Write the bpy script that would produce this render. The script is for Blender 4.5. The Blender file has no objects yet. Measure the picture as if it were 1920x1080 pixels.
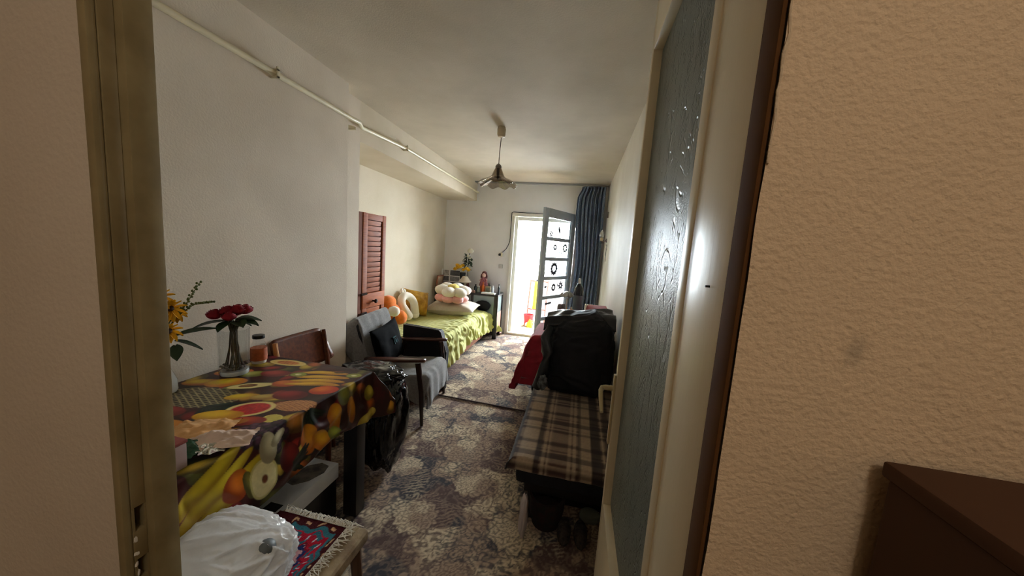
import bpy, bmesh, math, random
import numpy as np
from mathutils import Vector, Matrix, noise
random.seed(7)
rng = np.random.default_rng(11)
C = bpy.context.scene.collection
SC = bpy.context.scene
PI = math.pi

# ------------------------------------------------------------------ camera, sky, lights, exposure
cam = bpy.data.cameras.new('camera')
cam.sensor_width = 36.0
cam.lens = 618.46 / 1920 * 36
cam.clip_start = 0.02
camo = bpy.data.objects.new('camera', cam)
C.objects.link(camo)
YAW, PITCH, ROLL, CAMZ = 0.1956116, -0.1172189, 0.0708799, 1.5037


def cam_matrix():
    cy, sy, cp, sp, cr, sr = math.cos(YAW), math.sin(YAW), math.cos(PITCH), math.sin(PITCH), math.cos(ROLL), math.sin(ROLL)
    right = Vector((cy, sy, 0))
    fw = Vector((-sy * cp, cy * cp, sp))
    up = right.cross(fw)
    rr = right * cr + up * sr
    uu = -right * sr + up * cr
    m = Matrix((rr, uu, -fw)).transposed().to_4x4()
    m.translation = Vector((0, 0, CAMZ))
    return m


camo.matrix_world = cam_matrix()
SC.camera = camo
SC.view_settings.view_transform = 'Standard'
SC.view_settings.look = 'None'
SC.view_settings.gamma = 1
SC.view_settings.use_curve_mapping = False
SC.view_settings.exposure = 0.06
try:
    SC.cycles.max_bounces = 14
    SC.cycles.diffuse_bounces = 8
    SC.cycles.transparent_max_bounces = 16
    SC.cycles.use_denoising = True
    SC.cycles.filter_width = 1.0
    SC.cycles.sample_clamp_indirect = 6.0
except Exception:
    pass

world = bpy.data.worlds.new('overcast_sky')
SC.world = world
world.use_nodes = True
bg = world.node_tree.nodes['Background']
bg.inputs[0].default_value = (0.91, 0.96, 1.0, 1)
bg.inputs[1].default_value = 80.0


def area_light(name, loc, rot, sx, sy, power, col, portal=False):
    l = bpy.data.lights.new(name, 'AREA')
    l.shape = 'RECTANGLE'
    l.size, l.size_y = sx, sy
    l.energy = power
    l.color = col
    if portal:
        l.cycles.is_portal = True
    o = bpy.data.objects.new(name, l)
    C.objects.link(o)
    o.location = loc
    o.rotation_euler = rot
    return o


# the open balcony glazing lets the sky in (a portal only guides sampling)
area_light('sky_portal', (-0.35, 6.92, 1.82), (-PI / 2, 0, 0), 3.1, 1.5, 1, (1, 1, 1), True)


def lamp(name, loc, r, power, col):
    l = bpy.data.lights.new(name, 'POINT')
    l.shadow_soft_size = r
    l.energy = power
    l.color = col
    o = bpy.data.objects.new(name, l)
    C.objects.link(o)
    o.location = loc
    return o


# hallway ceiling lamp behind the camera, warm bulb
lamp('hall_lamp', (0.25, -0.75, 2.35), 0.12, 13.2, (1.0, 0.90, 0.80))


# ------------------------------------------------------------------ helpers
def lin(v):
    v = v / 255.0
    return v / 12.92 if v <= 0.04045 else ((v + 0.055) / 1.055) ** 2.4


def rgb(r, g, b):
    return (lin(r), lin(g), lin(b), 1)


def nrgb(r, g, b):
    return np.array([lin(r), lin(g), lin(b)])


def mat(name, col, rough=0.6, metal=0.0, var=0.0, vscale=8.0, bump=0.0, bscale=60.0, trans=0.0, ior=1.45,
        col2=None, spec=0.5, emit=None, estr=0.0, sheen=0.0, alpha=1.0, stretch=None, detail=4):
    m = bpy.data.materials.new(name)
    m.use_nodes = True
    nt = m.node_tree
    b = nt.nodes['Principled BSDF']
    b.inputs['Base Color'].default_value = col
    b.inputs['Roughness'].default_value = rough
    b.inputs['Metallic'].default_value = metal
    b.inputs['IOR'].default_value = ior
    b.inputs['Transmission Weight'].default_value = trans
    b.inputs['Specular IOR Level'].default_value = spec
    b.inputs['Alpha'].default_value = alpha
    if sheen:
        b.inputs['Sheen Weight'].default_value = sheen
    if emit:
        b.inputs['Emission Color'].default_value = emit
        b.inputs['Emission Strength'].default_value = estr
    tc = nt.nodes.new('ShaderNodeTexCoord')
    src = tc.outputs['Object']
    if stretch:
        mp = nt.nodes.new('ShaderNodeMapping')
        mp.inputs['Scale'].default_value = stretch
        nt.links.new(src, mp.inputs['Vector'])
        src = mp.outputs['Vector']
    if var or col2:
        n = nt.nodes.new('ShaderNodeTexNoise')
        n.inputs['Scale'].default_value = vscale
        n.inputs['Detail'].default_value = detail
        nt.links.new(src, n.inputs['Vector'])
        r = nt.nodes.new('ShaderNodeValToRGB')
        c2 = col2 if col2 else tuple(list(np.clip(np.array(col[:3]) * (1 - var), 0, 1)) + [1])
        r.color_ramp.elements[0].position = 0.35
        r.color_ramp.elements[1].position = 0.65
        r.color_ramp.elements[0].color = c2
        r.color_ramp.elements[1].color = col
        nt.links.new(n.outputs['Fac'], r.inputs['Fac'])
        nt.links.new(r.outputs['Color'], b.inputs['Base Color'])
    if bump:
        n2 = nt.nodes.new('ShaderNodeTexNoise')
        n2.inputs['Scale'].default_value = bscale
        n2.inputs['Detail'].default_value = 3
        nt.links.new(src, n2.inputs['Vector'])
        bp = nt.nodes.new('ShaderNodeBump')
        bp.inputs['Strength'].default_value = bump
        bp.inputs['Distance'].default_value = 0.004
        nt.links.new(n2.outputs['Fac'], bp.inputs['Height'])
        nt.links.new(bp.outputs['Normal'], b.inputs['Normal'])
    return m


def vmat(name, rough=0.6, bump=0.0, bscale=200.0, spec=0.5, sheen=0.0):
    """material whose flat print colour is stored per vertex"""
    m = mat(name, (1, 1, 1, 1), rough, bump=bump, bscale=bscale, spec=spec, sheen=sheen)
    nt = m.node_tree
    a = nt.nodes.new('ShaderNodeAttribute')
    a.attribute_name = 'print'
    nt.links.new(a.outputs['Color'], nt.nodes['Principled BSDF'].inputs['Base Color'])
    return m


def wloc(p):
    v = Vector((0, 0, 0))
    while p is not None:
        v += p.location
        p = p.parent
    return v


def finish(o, parent, smooth_angle):
    C.objects.link(o)
    if parent is not None:
        o.parent = parent
    if smooth_angle is not None:
        me = o.data
        me.polygons.foreach_set('use_smooth', [True] * len(me.polygons))
        if smooth_angle < 3:
            try:
                me.set_sharp_from_angle(angle=smooth_angle)
            except Exception:
                pass
    return o


def obj(name, bm, m, parent=None, smooth=0.6, label=None, cat=None, group=None, kind=None, loc=None):
    me = bpy.data.meshes.new(name)
    bmesh.ops.recalc_face_normals(bm, faces=bm.faces)
    base = wloc(parent) if parent is not None else Vector(loc) if loc else Vector((0, 0, 0))
    if base.length:
        bmesh.ops.translate(bm, verts=bm.verts, vec=-base)
    bm.to_mesh(me)
    bm.free()
    me.materials.append(m)
    o = bpy.data.objects.new(name, me)
    if parent is None and loc:
        o.location = loc
    finish(o, parent, smooth)
    tag(o, label, cat, group, kind)
    return o


def tag(o, label=None, cat=None, group=None, kind=None):
    if label:
        o['label'] = label
    if cat:
        o['category'] = cat
    if group:
        o['group'] = group
    if kind:
        o['kind'] = kind
    return o


def thing(name, label, cat, loc=(0, 0, 0), group=None):
    o = bpy.data.objects.new(name, None)
    o.empty_display_size = 0.1
    C.objects.link(o)
    o.location = loc
    return tag(o, label, cat, group)


def dup(root, loc, label=None, group=None):
    r = root.copy()
    C.objects.link(r)
    r.location = loc
    if label:
        r['label'] = label
    if group:
        r['group'] = group
    for ch in list(root.children):
        c = ch.copy()
        C.objects.link(c)
        c.parent = r
        for g in ch.children:
            d = g.copy()
            C.objects.link(d)
            d.parent = c
    return r


def B():
    return bmesh.new()


def bx(bm, x0, x1, y0, y1, z0, z1, b=0.0, M=None, seg=2):
    r = bmesh.ops.create_cube(bm, size=1.0)
    vs = r['verts']
    for v in vs:
        v.co = Vector(((x0 + x1) / 2 + v.co.x * (x1 - x0), (y0 + y1) / 2 + v.co.y * (y1 - y0), (z0 + z1) / 2 + v.co.z * (z1 - z0)))
    if b:
        b = min(b, abs(x1 - x0) * .45, abs(y1 - y0) * .45, abs(z1 - z0) * .45)
        es = list({e for v in vs for e in v.link_edges})
        q = bmesh.ops.bevel(bm, geom=es, offset=b, segments=seg, profile=0.6, affect='EDGES')
        vs = list({v for f in q['faces'] for v in f.verts} | {v for v in vs if v.is_valid})
    if M is not None:
        for v in vs:
            v.co = M @ v.co
    return bm


def box(*a, **k):
    return bx(B(), *a, **k)


def tube(bm, pts, r=0.01, n=8, cap=True, flat=1.0):
    pts = [Vector(p) for p in pts]
    rr = r if isinstance(r, (list, tuple)) else [r] * len(pts)
    rings = []
    ref = Vector((0, 0, 1))
    d0 = (pts[1] - pts[0]).normalized()
    if abs(d0.dot(ref)) > .9:
        ref = Vector((1, 0, 0))
    for i, p in enumerate(pts):
        a = pts[max(i - 1, 0)]
        c = pts[min(i + 1, len(pts) - 1)]
        d = (c - a).normalized()
        s = d.cross(ref)
        if s.length < 1e-4:
            s = d.cross(Vector((0, 1, 0)))
        s.normalize()
        u = s.cross(d).normalized()
        rings.append([bm.verts.new(p + (s * math.cos(2 * PI * k / n) + u * math.sin(2 * PI * k / n) * flat) * rr[i]) for k in range(n)])
    for i in range(len(rings) - 1):
        for k in range(n):
            bm.faces.new((rings[i][k], rings[i][(k + 1) % n], rings[i + 1][(k + 1) % n], rings[i + 1][k]))
    if cap:
        bm.faces.new(rings[0][::-1])
        bm.faces.new(rings[-1])
    return bm


def lathe(bm, prof, c=(0, 0, 0), n=24, rip=None, M=None):
    rings = []
    for j, (r, z) in enumerate(prof):
        ring = []
        for k in range(n):
            a = 2 * PI * k / n
            rr, zz = (r, z) if rip is None else rip(r, z, a, j)
            co = Vector((rr * math.cos(a), rr * math.sin(a), zz))
            if M is not None:
                co = M @ co
            ring.append(bm.verts.new(co + Vector(c)))
        rings.append(ring)
    for i in range(len(rings) - 1):
        for k in range(n):
            bm.faces.new((rings[i][k], rings[i][(k + 1) % n], rings[i + 1][(k + 1) % n], rings[i + 1][k]))
    if prof[0][0] > 1e-5:
        bm.faces.new(rings[0][::-1])
    if prof[-1][0] > 1e-5:
        bm.faces.new(rings[-1])
    bmesh.ops.remove_doubles(bm, verts=bm.verts, dist=1e-6)
    return bm


def ell(bm, c, r, M=None, nz=0.0, ns=4.0, sub=3, p=1.0, zmin=None):
    q = bmesh.ops.create_icosphere(bm, subdivisions=sub, radius=1.0)
    for v in q['verts']:
        d = v.co.normalized()
        if p != 1.0:
            d = Vector([math.copysign(abs(t) ** p, t) for t in d])
        k = 1.0 + nz * noise.noise((d + Vector(c) * 3) * ns) if nz else 1.0
        w = Vector((d.x * r[0], d.y * r[1], d.z * r[2])) * k
        if M is not None:
            w = M @ w
        v.co = w + Vector(c)
        if zmin is not None and v.co.z < zmin:
            v.co.z = zmin + (v.co.z - zmin) * .02
    return bm


def prism(bm, poly, z0, z1, axis='z', M=None):
    def P(a, b, h):
        co = Vector((a, b, h)) if axis == 'z' else Vector((a, h, b)) if axis == 'y' else Vector((h, a, b))
        return M @ co if M is not None else co
    lo = [bm.verts.new(P(a, b, z0)) for a, b in poly]
    hi = [bm.verts.new(P(a, b, z1)) for a, b in poly]
    n = len(poly)
    bm.faces.new(lo[::-1])
    bm.faces.new(hi)
    for i in range(n):
        bm.faces.new((lo[i], lo[(i + 1) % n], hi[(i + 1) % n], hi[i]))
    return bm


def sheet(bm, f, nu, nv):
    vs = [[bm.verts.new(f(i / nu, j / nv)) for j in range(nv + 1)] for i in range(nu + 1)]
    for i in range(nu):
        for j in range(nv):
            bm.faces.new((vs[i][j], vs[i + 1][j], vs[i + 1][j + 1], vs[i][j + 1]))
    return bm


def gridmesh(name, P, col, m, parent=None, label=None, cat=None, group=None, kind=None, solid=0.0, base=None, mask=None):
    """dense sheet from an (nu,nv,3) array of points with a printed colour per vertex"""
    nu, nv = P.shape[:2]
    if base is None:
        base = wloc(parent) if parent is not None else Vector((0, 0, 0))
    P = P - np.array(base)
    me = bpy.data.meshes.new(name)
    me.vertices.add(nu * nv)
    me.vertices.foreach_set('co', P.reshape(-1).astype(np.float32))
    i, j = np.meshgrid(np.arange(nu - 1), np.arange(nv - 1), indexing='ij')
    a = (i * nv + j).reshape(-1)
    quads = np.stack([a, a + nv, a + nv + 1, a + 1], 1)
    if mask is not None:
        quads = quads[mask[:-1, :-1].reshape(-1)]
    nf = len(quads)
    me.loops.add(nf * 4)
    me.loops.foreach_set('vertex_index', quads.reshape(-1).astype(np.int32))
    me.polygons.add(nf)
    me.polygons.foreach_set('loop_start', np.arange(0, nf * 4, 4, dtype=np.int32))
    me.polygons.foreach_set('use_smooth', np.ones(nf, dtype=bool))
    me.update(calc_edges=True)
    me.validate()
    if col is not None:
        at = me.attributes.new('print', 'FLOAT_COLOR', 'POINT')
        c4 = np.concatenate([col.reshape(-1, 3), np.ones((nu * nv, 1))], 1)
        at.data.foreach_set('color', c4.reshape(-1).astype(np.float32))
    me.materials.append(m)
    o = bpy.data.objects.new(name, me)
    if parent is None:
        o.location = base
    finish(o, parent, None)
    if solid:
        md = o.modifiers.new('thickness', 'SOLIDIFY')
        md.thickness = solid
        md.offset = -1
    tag(o, label, cat, group, kind)
    return o


_LAT = rng.random((64, 64))


def vnoise(x, y):
    xi, yi = np.floor(x).astype(int), np.floor(y).astype(int)
    fx, fy = x - xi, y - yi
    fx, fy = fx * fx * (3 - 2 * fx), fy * fy * (3 - 2 * fy)
    L = lambda a, b: _LAT[a % 64, b % 64]
    return (L(xi, yi) * (1 - fx) + L(xi + 1, yi) * fx) * (1 - fy) + (L(xi, yi + 1) * (1 - fx) + L(xi + 1, yi + 1) * fx) * fy


def fbm(x, y, o=4):
    s, a, t = 0, 1.0, 0
    for k in range(o):
        s = s + a * vnoise(x * 2 ** k + 17.3 * k, y * 2 ** k + 5.7 * k)
        t += a
        a *= .5
    return s / t


def S(a, b, x):
    t = np.clip((x - a) / (b - a), 0, 1)
    return t * t * (3 - 2 * t)


def drape(x0, x1, y0, y1, ztop, ox=(0, 0), oy=(0, 0), step=0.01, flare=0.12, rad=0.02, fold=0.006, foldn=40, top=None, zmin=None, corner=.55):
    """a cloth laid over a box and hanging over its edges; returns points and the unfolded coordinates"""
    s = np.arange(x0 - ox[0], x1 + ox[1] + step * .5, step)
    t = np.arange(y0 - oy[0], y1 + oy[1] + step * .5, step)
    U, V = np.meshgrid(s, t, indexing='ij')
    ax = np.where(U < x0, x0 - U, np.where(U > x1, U - x1, 0))
    ay = np.where(V < y0, y0 - V, np.where(V > y1, V - y1, 0))
    sx = np.where(U < x0, -1, np.where(U > x1, 1, 0))
    sy = np.where(V < y0, -1, np.where(V > y1, 1, 0))
    d = np.maximum(ax, ay)
    m = np.minimum(ax, ay)
    X = np.clip(U, x0, x1)
    Y = np.clip(V, y0, y1)
    Z = (ztop + 0 * U) if top is None else top(X, Y)
    dr = np.maximum(d - rad * .57, 0)
    out = rad * np.minimum(d / (rad * 1.57), 1) + flare * dr + corner * m
    wav = fold * np.sin((U + V) * foldn + 3 * fbm(U * 6, V * 6, 2) * 6) * np.minimum(d / .08, 1)
    out = out + wav
    X = X + sx * out * np.where(ax >= ay, 1, .75)
    Y = Y + sy * out * np.where(ay >= ax, 1, .75)
    Z = Z - rad * (1 - np.cos(np.minimum(d / rad, 1.57))) - np.maximum(d - rad * 1.57, 0)
    if zmin is not None:
        Z = np.maximum(Z, zmin)
    return np.stack([X, Y, Z], -1), U, V


# ------------------------------------------------------------------ materials
M = {}
def paint(name, col, dirty, bs=110, bump=.25, rough=.75):
    return mat(name, col, rough, col2=dirty, vscale=2.2, bump=bump, bscale=bs, detail=6)


M['wall'] = paint('white_wall_paint', rgb(218, 207, 190), rgb(206, 194, 176))
M['far_wall'] = paint('far_wall_paint', rgb(240, 240, 240), rgb(232, 232, 231))
M['wall_gloss'] = paint('gloss_wall_paint', rgb(236, 231, 220), rgb(222, 216, 203), 30, .12, .62)
M['warm_wall'] = paint('cream_wall_paint', rgb(212, 201, 180), rgb(202, 190, 166))
M['ceil'] = paint('ceiling_paint', rgb(206, 196, 178), rgb(190, 180, 161))
M['plaster'] = mat('rough_plaster', rgb(216, 196, 166), .9, col2=rgb(204, 183, 153), vscale=9, bump=.55, bscale=160)
M['trim_dirty'] = mat('dirty_cream_paint', rgb(146, 132, 96), .5, col2=rgb(122, 108, 74), vscale=14, bump=.1, bscale=40, detail=8)
M['door_paint'] = mat('cream_gloss_paint', rgb(222, 208, 178), .36, spec=.4, var=.06, vscale=3, bump=.06, bscale=30, stretch=(4, 4, .4))
M['jamb_shaded'] = mat('shaded_jamb_paint', rgb(92, 61, 32), .9, var=.1, spec=.1)  # reveal colour darkened because it faces away from the hall lamp
M['white_paint'] = mat('white_frame_paint', rgb(232, 230, 220), .4, var=.05)
M['hazed_grey_paint'] = mat('hazed_leaf_paint', rgb(178, 190, 206), .45, var=.06)  # leaf colour lightened to take in the haze over it
M['black'] = mat('black_lacquer', rgb(22, 20, 20), .35)
M['dark_wood'] = mat('dark_wood', rgb(44, 26, 18), .35, var=.4, vscale=6, stretch=(1, 1, 12))
M['brown_wood'] = mat('brown_veneer', rgb(104, 54, 26), .3, col2=rgb(74, 36, 18), vscale=5, stretch=(1.5, 10, 10))
M['highlight_wood'] = mat('highlit_leg_wood', rgb(196, 142, 84), .45, var=.2, vscale=5, stretch=(12, 12, 1))  # pale tone stands for a highlight on the chair
M['louver'] = mat('stained_pine', rgb(158, 82, 40), .62, spec=.3, col2=rgb(126, 62, 30), vscale=7, stretch=(6, 1, 14))
M['louver_lit'] = mat('lit_pine', rgb(176, 92, 40), .62, spec=.3, col2=rgb(150, 76, 34), vscale=7, stretch=(6, 1, 14))  # louvre pine again, brightened for the lit lower part
M['louver_edge'] = mat('dark_stained_pine', rgb(104, 52, 28), .85, var=.2, vscale=6)
M['bed_wood'] = mat('bed_board', rgb(150, 96, 70), .5, var=.2, vscale=5)
M['metal'] = mat('steel', rgb(190, 190, 190), .25, 1.0)
M['ivory'] = mat('ivory_plastic', rgb(214, 202, 172), .35)
M['handle'] = mat('cream_handle', rgb(186, 170, 132), .35)
M['pipe'] = mat('cream_pipe_paint', rgb(218, 208, 178), .35, var=.1)
M['glass'] = mat('clear_glass', (1, 1, 1, 1), .02, trans=1.0, ior=1.45)
M['black_cloth'] = mat('black_cloth', rgb(24, 25, 29), .72, var=.3, vscale=20, bump=.3, bscale=90, spec=.35)
M['black_plastic'] = mat('black_film', rgb(12, 12, 13), .18, bump=.35, bscale=25)
M['grey_cloth'] = mat('grey_throw', rgb(122, 120, 118), .95, var=.25, vscale=70, bump=.5, bscale=260, sheen=.25)
M['red_cloth'] = mat('red_throw', rgb(150, 22, 42), .9, var=.25, vscale=16, bump=.3, bscale=150, sheen=.2)
M['throw'] = mat('lime_throw', rgb(190, 192, 110), .9, var=.12, vscale=25, bump=.25, bscale=150, sheen=.2)
M['orange_plush'] = mat('orange_plush', rgb(228, 120, 30), .95, var=.15, vscale=30, bump=.4, bscale=200, sheen=.3)
M['white_plush'] = mat('white_plush', rgb(240, 232, 216), .95, var=.05, vscale=30, bump=.4, bscale=200, sheen=.3)
M['pink_plush'] = mat('pink_plush', rgb(232, 168, 164), .95, var=.08, vscale=30, bump=.4, bscale=200, sheen=.3)
M['yellow_plush'] = mat('yellow_plush', rgb(232, 214, 120), .95, bump=.4, bscale=200)
M['gold_cloth'] = mat('gold_satin', rgb(214, 166, 58), .45, col2=rgb(172, 124, 36), vscale=14, bump=.3, bscale=60)
M['grey_linen'] = mat('beige_linen', rgb(198, 190, 174), .9, var=.08, vscale=30, bump=.3, bscale=120)
M['leaf'] = mat('dark_leaf', rgb(38, 62, 34), .45, var=.3, vscale=20)
M['leaf2'] = mat('olive_leaf', rgb(92, 100, 42), .5, var=.3, vscale=20)
M['stem'] = mat('flower_stem', rgb(70, 62, 42), .6)
M['rose'] = mat('crimson_petal', rgb(150, 14, 36), .55, var=.35, vscale=25)
M['yellow'] = mat('yellow_petal', rgb(236, 182, 24), .6, var=.15, vscale=30)
M['brown_eye'] = mat('flower_eye', rgb(52, 30, 18), .8)
M['white_petal'] = mat('white_petal', rgb(238, 236, 220), .6)
M['rust'] = mat('rust_label', rgb(178, 92, 48), .7, var=.25, vscale=60)
M['white'] = mat('white_plastic', rgb(236, 236, 236), .4)
M['red'] = mat('red_plastic', rgb(196, 24, 34), .35)
M['yellow_pl'] = mat('yellow_plastic', rgb(240, 196, 30), .4)
M['amber'] = mat('amber_plastic', rgb(236, 150, 40), .4)
M['tile'] = mat('balcony_tile', rgb(206, 190, 176), .5, var=.1)

# door glass with moulded pattern
def pattern_glass():
    m = mat('patterned_glass', rgb(124, 132, 124), .40, trans=0.3, ior=1.45, spec=.6)
    nt = m.node_tree
    b = nt.nodes['Principled BSDF']
    tc = nt.nodes.new('ShaderNodeTexCoord')
    mp = nt.nodes.new('ShaderNodeMapping')
    mp.inputs['Scale'].default_value = (1, 1, .34)
    nt.links.new(tc.outputs['Object'], mp.inputs['Vector'])
    n0 = nt.nodes.new('ShaderNodeTexNoise')
    n0.inputs['Scale'].default_value = 5
    n0.inputs['Detail'].default_value = 1
    nt.links.new(mp.outputs['Vector'], n0.inputs['Vector'])
    mx = nt.nodes.new('ShaderNodeMixRGB')
    mx.blend_type = 'ADD'
    mx.inputs[0].default_value = .35
    nt.links.new(mp.outputs['Vector'], mx.inputs[1])
    nt.links.new(n0.outputs['Color'], mx.inputs[2])
    v = nt.nodes.new('ShaderNodeTexVoronoi')
    v.feature = 'DISTANCE_TO_EDGE'
    v.inputs['Scale'].default_value = 44
    nt.links.new(mx.outputs['Color'], v.inputs['Vector'])
    r = nt.nodes.new('ShaderNodeValToRGB')
    r.color_ramp.elements[0].position = .0
    r.color_ramp.elements[1].position = .09
    nt.links.new(v.outputs['Distance'], r.inputs['Fac'])
    n2 = nt.nodes.new('ShaderNodeTexNoise')
    n2.inputs['Scale'].default_value = 260
    nt.links.new(tc.outputs['Object'], n2.inputs['Vector'])
    nm = nt.nodes.new('ShaderNodeTexNoise')
    nm.inputs['Scale'].default_value = 34
    nm.inputs['Detail'].default_value = 2
    nt.links.new(mp.outputs['Vector'], nm.inputs['Vector'])
    rm = nt.nodes.new('ShaderNodeValToRGB')
    rm.color_ramp.elements[0].position = .47
    rm.color_ramp.elements[1].position = .53
    nt.links.new(nm.outputs['Fac'], rm.inputs['Fac'])
    mk = nt.nodes.new('ShaderNodeMath')
    mk.operation = 'MAXIMUM'
    nt.links.new(r.outputs['Color'], mk.inputs[0])
    nt.links.new(rm.outputs['Color'], mk.inputs[1])
    ma = nt.nodes.new('ShaderNodeMath')
    ma.operation = 'MULTIPLY_ADD'
    ma.inputs[1].default_value = .45
    nt.links.new(n2.outputs['Fac'], ma.inputs[0])
    nt.links.new(mk.outputs[0], ma.inputs[2])
    bp = nt.nodes.new('ShaderNodeBump')
    bp.inputs['Strength'].default_value = .8
    bp.inputs['Distance'].default_value = .004
    nt.links.new(ma.outputs[0], bp.inputs['Height'])
    nt.links.new(bp.outputs['Normal'], b.inputs['Normal'])
    return m


M['pattern_glass'] = pattern_glass()


def thin_glass(name, tint, gloss=.04):
    m = bpy.data.materials.new(name)
    m.use_nodes = True
    nt = m.node_tree
    nt.nodes.remove(nt.nodes['Principled BSDF'])
    t = nt.nodes.new('ShaderNodeBsdfTransparent')
    t.inputs[0].default_value = tint
    g = nt.nodes.new('ShaderNodeBsdfGlossy')
    g.inputs['Roughness'].default_value = .03
    fr = nt.nodes.new('ShaderNodeLayerWeight')
    fr.inputs['Blend'].default_value = .5
    pw = nt.nodes.new('ShaderNodeMath')
    pw.operation = 'POWER'
    pw.inputs[1].default_value = 4.0
    nt.links.new(fr.outputs['Facing'], pw.inputs[0])
    ma = nt.nodes.new('ShaderNodeMath')
    ma.operation = 'MULTIPLY_ADD'
    ma.inputs[1].default_value = .6
    ma.inputs[2].default_value = gloss
    nt.links.new(pw.outputs[0], ma.inputs[0])
    geo = nt.nodes.new('ShaderNodeNewGeometry')
    inv = nt.nodes.new('ShaderNodeMath')
    inv.operation = 'SUBTRACT'
    inv.inputs[0].default_value = 1.0
    nt.links.new(geo.outputs['Backfacing'], inv.inputs[1])
    mb = nt.nodes.new('ShaderNodeMath')
    mb.operation = 'MULTIPLY'
    nt.links.new(ma.outputs[0], mb.inputs[0])
    nt.links.new(inv.outputs[0], mb.inputs[1])
    mx = nt.nodes.new('ShaderNodeMixShader')
    nt.links.new(mb.outputs[0], mx.inputs[0])
    nt.links.new(t.outputs[0], mx.inputs[1])
    nt.links.new(g.outputs[0], mx.inputs[2])
    nt.links.new(mx.outputs[0], nt.nodes['Material Output'].inputs['Surface'])
    return m


M['pane'] = thin_glass('window_glass', (.93, .95, .96, 1))
M['vase_glass'] = thin_glass('vase_glass', (.94, .95, .95, 1), .06)
M['shade_glass'] = thin_glass('smoked_shade_glass', (.66, .61, .55, 1), .10)

# ------------------------------------------------------------------ SETTING
XL, XP, XN, XR, YF, H = -1.734, -1.84, -2.39, 0.356, 5.60, 2.60
YL, YP = 2.215, 2.49          # near left wall ends, pillar ends
ST = 'structure'
obj('floor', box(-2.6, 1.3, -1.7, 5.62, -.12, 0), mat('bare_floor', rgb(92, 80, 72), .8, var=.2), kind=ST, smooth=None)
obj('ceiling', box(-2.6, 1.3, -1.7, 5.85, H, H + .12), M['ceil'], kind=ST, smooth=None)
obj('wall_left', box(-2.6, XL, .42, YL, 0, H), M['wall'], kind=ST, smooth=None)
obj('wall_pillar', box(-2.6, XP, YL, YP, 0, H), M['wall'], kind=ST, smooth=None)
obj('ceiling_beam', box(-2.6, XP, YP, YF, 2.286, H), M['warm_wall'], kind=ST, smooth=None)
obj('wall_niche', box(-2.6, XN, YP, YF, 0, 2.286), M['warm_wall'], kind=ST, smooth=None)
obj('wall_right', box(XR, .52, .42, YF, 0, H), M['wall_gloss'], kind=ST, smooth=None)
# far wall with the balcony door opening
DX0, DX1, DZ1 = -1.19, -.115, 2.10
b = B()
bx(b, -2.6, DX0, YF, YF + .2, 0, H)
bx(b, DX1, .52, YF, YF + .2, 0, H)
bx(b, DX0, DX1, YF, YF + .2, DZ1, H)
bx(b, DX0, DX1, YF, YF + .2, -.12, .0)
obj('wall_far', b, M['far_wall'], kind=ST, smooth=None)
# hall side wall around the doorway
b = B()
bx(b, -.70, .164, .345, .42, 2.32, H)
obj('wall_near', b, M['plaster'], kind=ST, smooth=None)
b = B()
bx(b, -1.8, -.636, .335, .351, 0, H)
bx(b, -1.8, -.7005, .351, .42, 0, H)
obj('wall_near_left', b, M['wall'], kind=ST, smooth=None)
# right hand plaster wall: slightly uneven sheet with thickness
n_u, n_v = 110, 130
U, V = np.meshgrid(np.linspace(0, 1, n_u), np.linspace(0, 1, n_v), indexing='ij')
PX = .1625 + (1.2 - .1625) * U ** 2.2
PZ = 0.0 + H * V
rag = .004 * (fbm(PZ * 9, PX * 0, 3) - .5)
PX = PX + rag * (1 - S(0, .05, U)) + .006 * S(1.86, 1.98, PZ) * (1 - S(0, .06, U))
PY = .362 + .0025 * (fbm(PX * 22, PZ * 16, 3) - .5)
# a long trowel ridge in the plaster
arc = .318 - .055 * S(1.4, 1.78, PZ * .0 + PZ) ** 0 + .05 * ((PZ - 1.47) / .2) ** 2
dr_ = np.abs(PX - (.262 + .9 * np.clip(PZ - 1.47, 0, .4) ** 1.6))
PY = PY - .0016 * np.exp(-(dr_ / .0035) ** 2) * S(1.45, 1.5, PZ) * (1 - S(1.7, 1.8, PZ))
stain = np.exp(-(((PX - .262) / .008) ** 2 + ((PZ - 1.437) / .009) ** 2) ** 1.3)
pc = nrgb(214, 190, 158)[None, None] * (1 - .07 * fbm(PX * 14, PZ * 10, 4)[..., None])
pc = pc * (1 - stain[..., None] * .62) + nrgb(104, 104, 94)[None, None] * stain[..., None] * .55
mpl = vmat('hall_plaster', .88, bump=.7, bscale=160)
gridmesh('wall_hall', np.stack([PX, PY, PZ], -1), pc, mpl, kind=ST)
obj('wall_hall_core', box(.168, 1.2, .369, .398, 0, H), M['plaster'], kind=ST, smooth=None)
# the rest of the hallway behind the camera
obj('wall_hall_right', box(1.2, 1.3, -1.7, .42, 0, H), M['plaster'], kind=ST, smooth=None)
obj('wall_hall_left', box(-1.9, -1.8, -1.7, .42, 0, H), M['plaster'], kind=ST, smooth=None)
obj('wall_hall_back', box(-1.9, 1.3, -1.8, -1.7, 0, H), M['plaster'], kind=ST, smooth=None)

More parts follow.
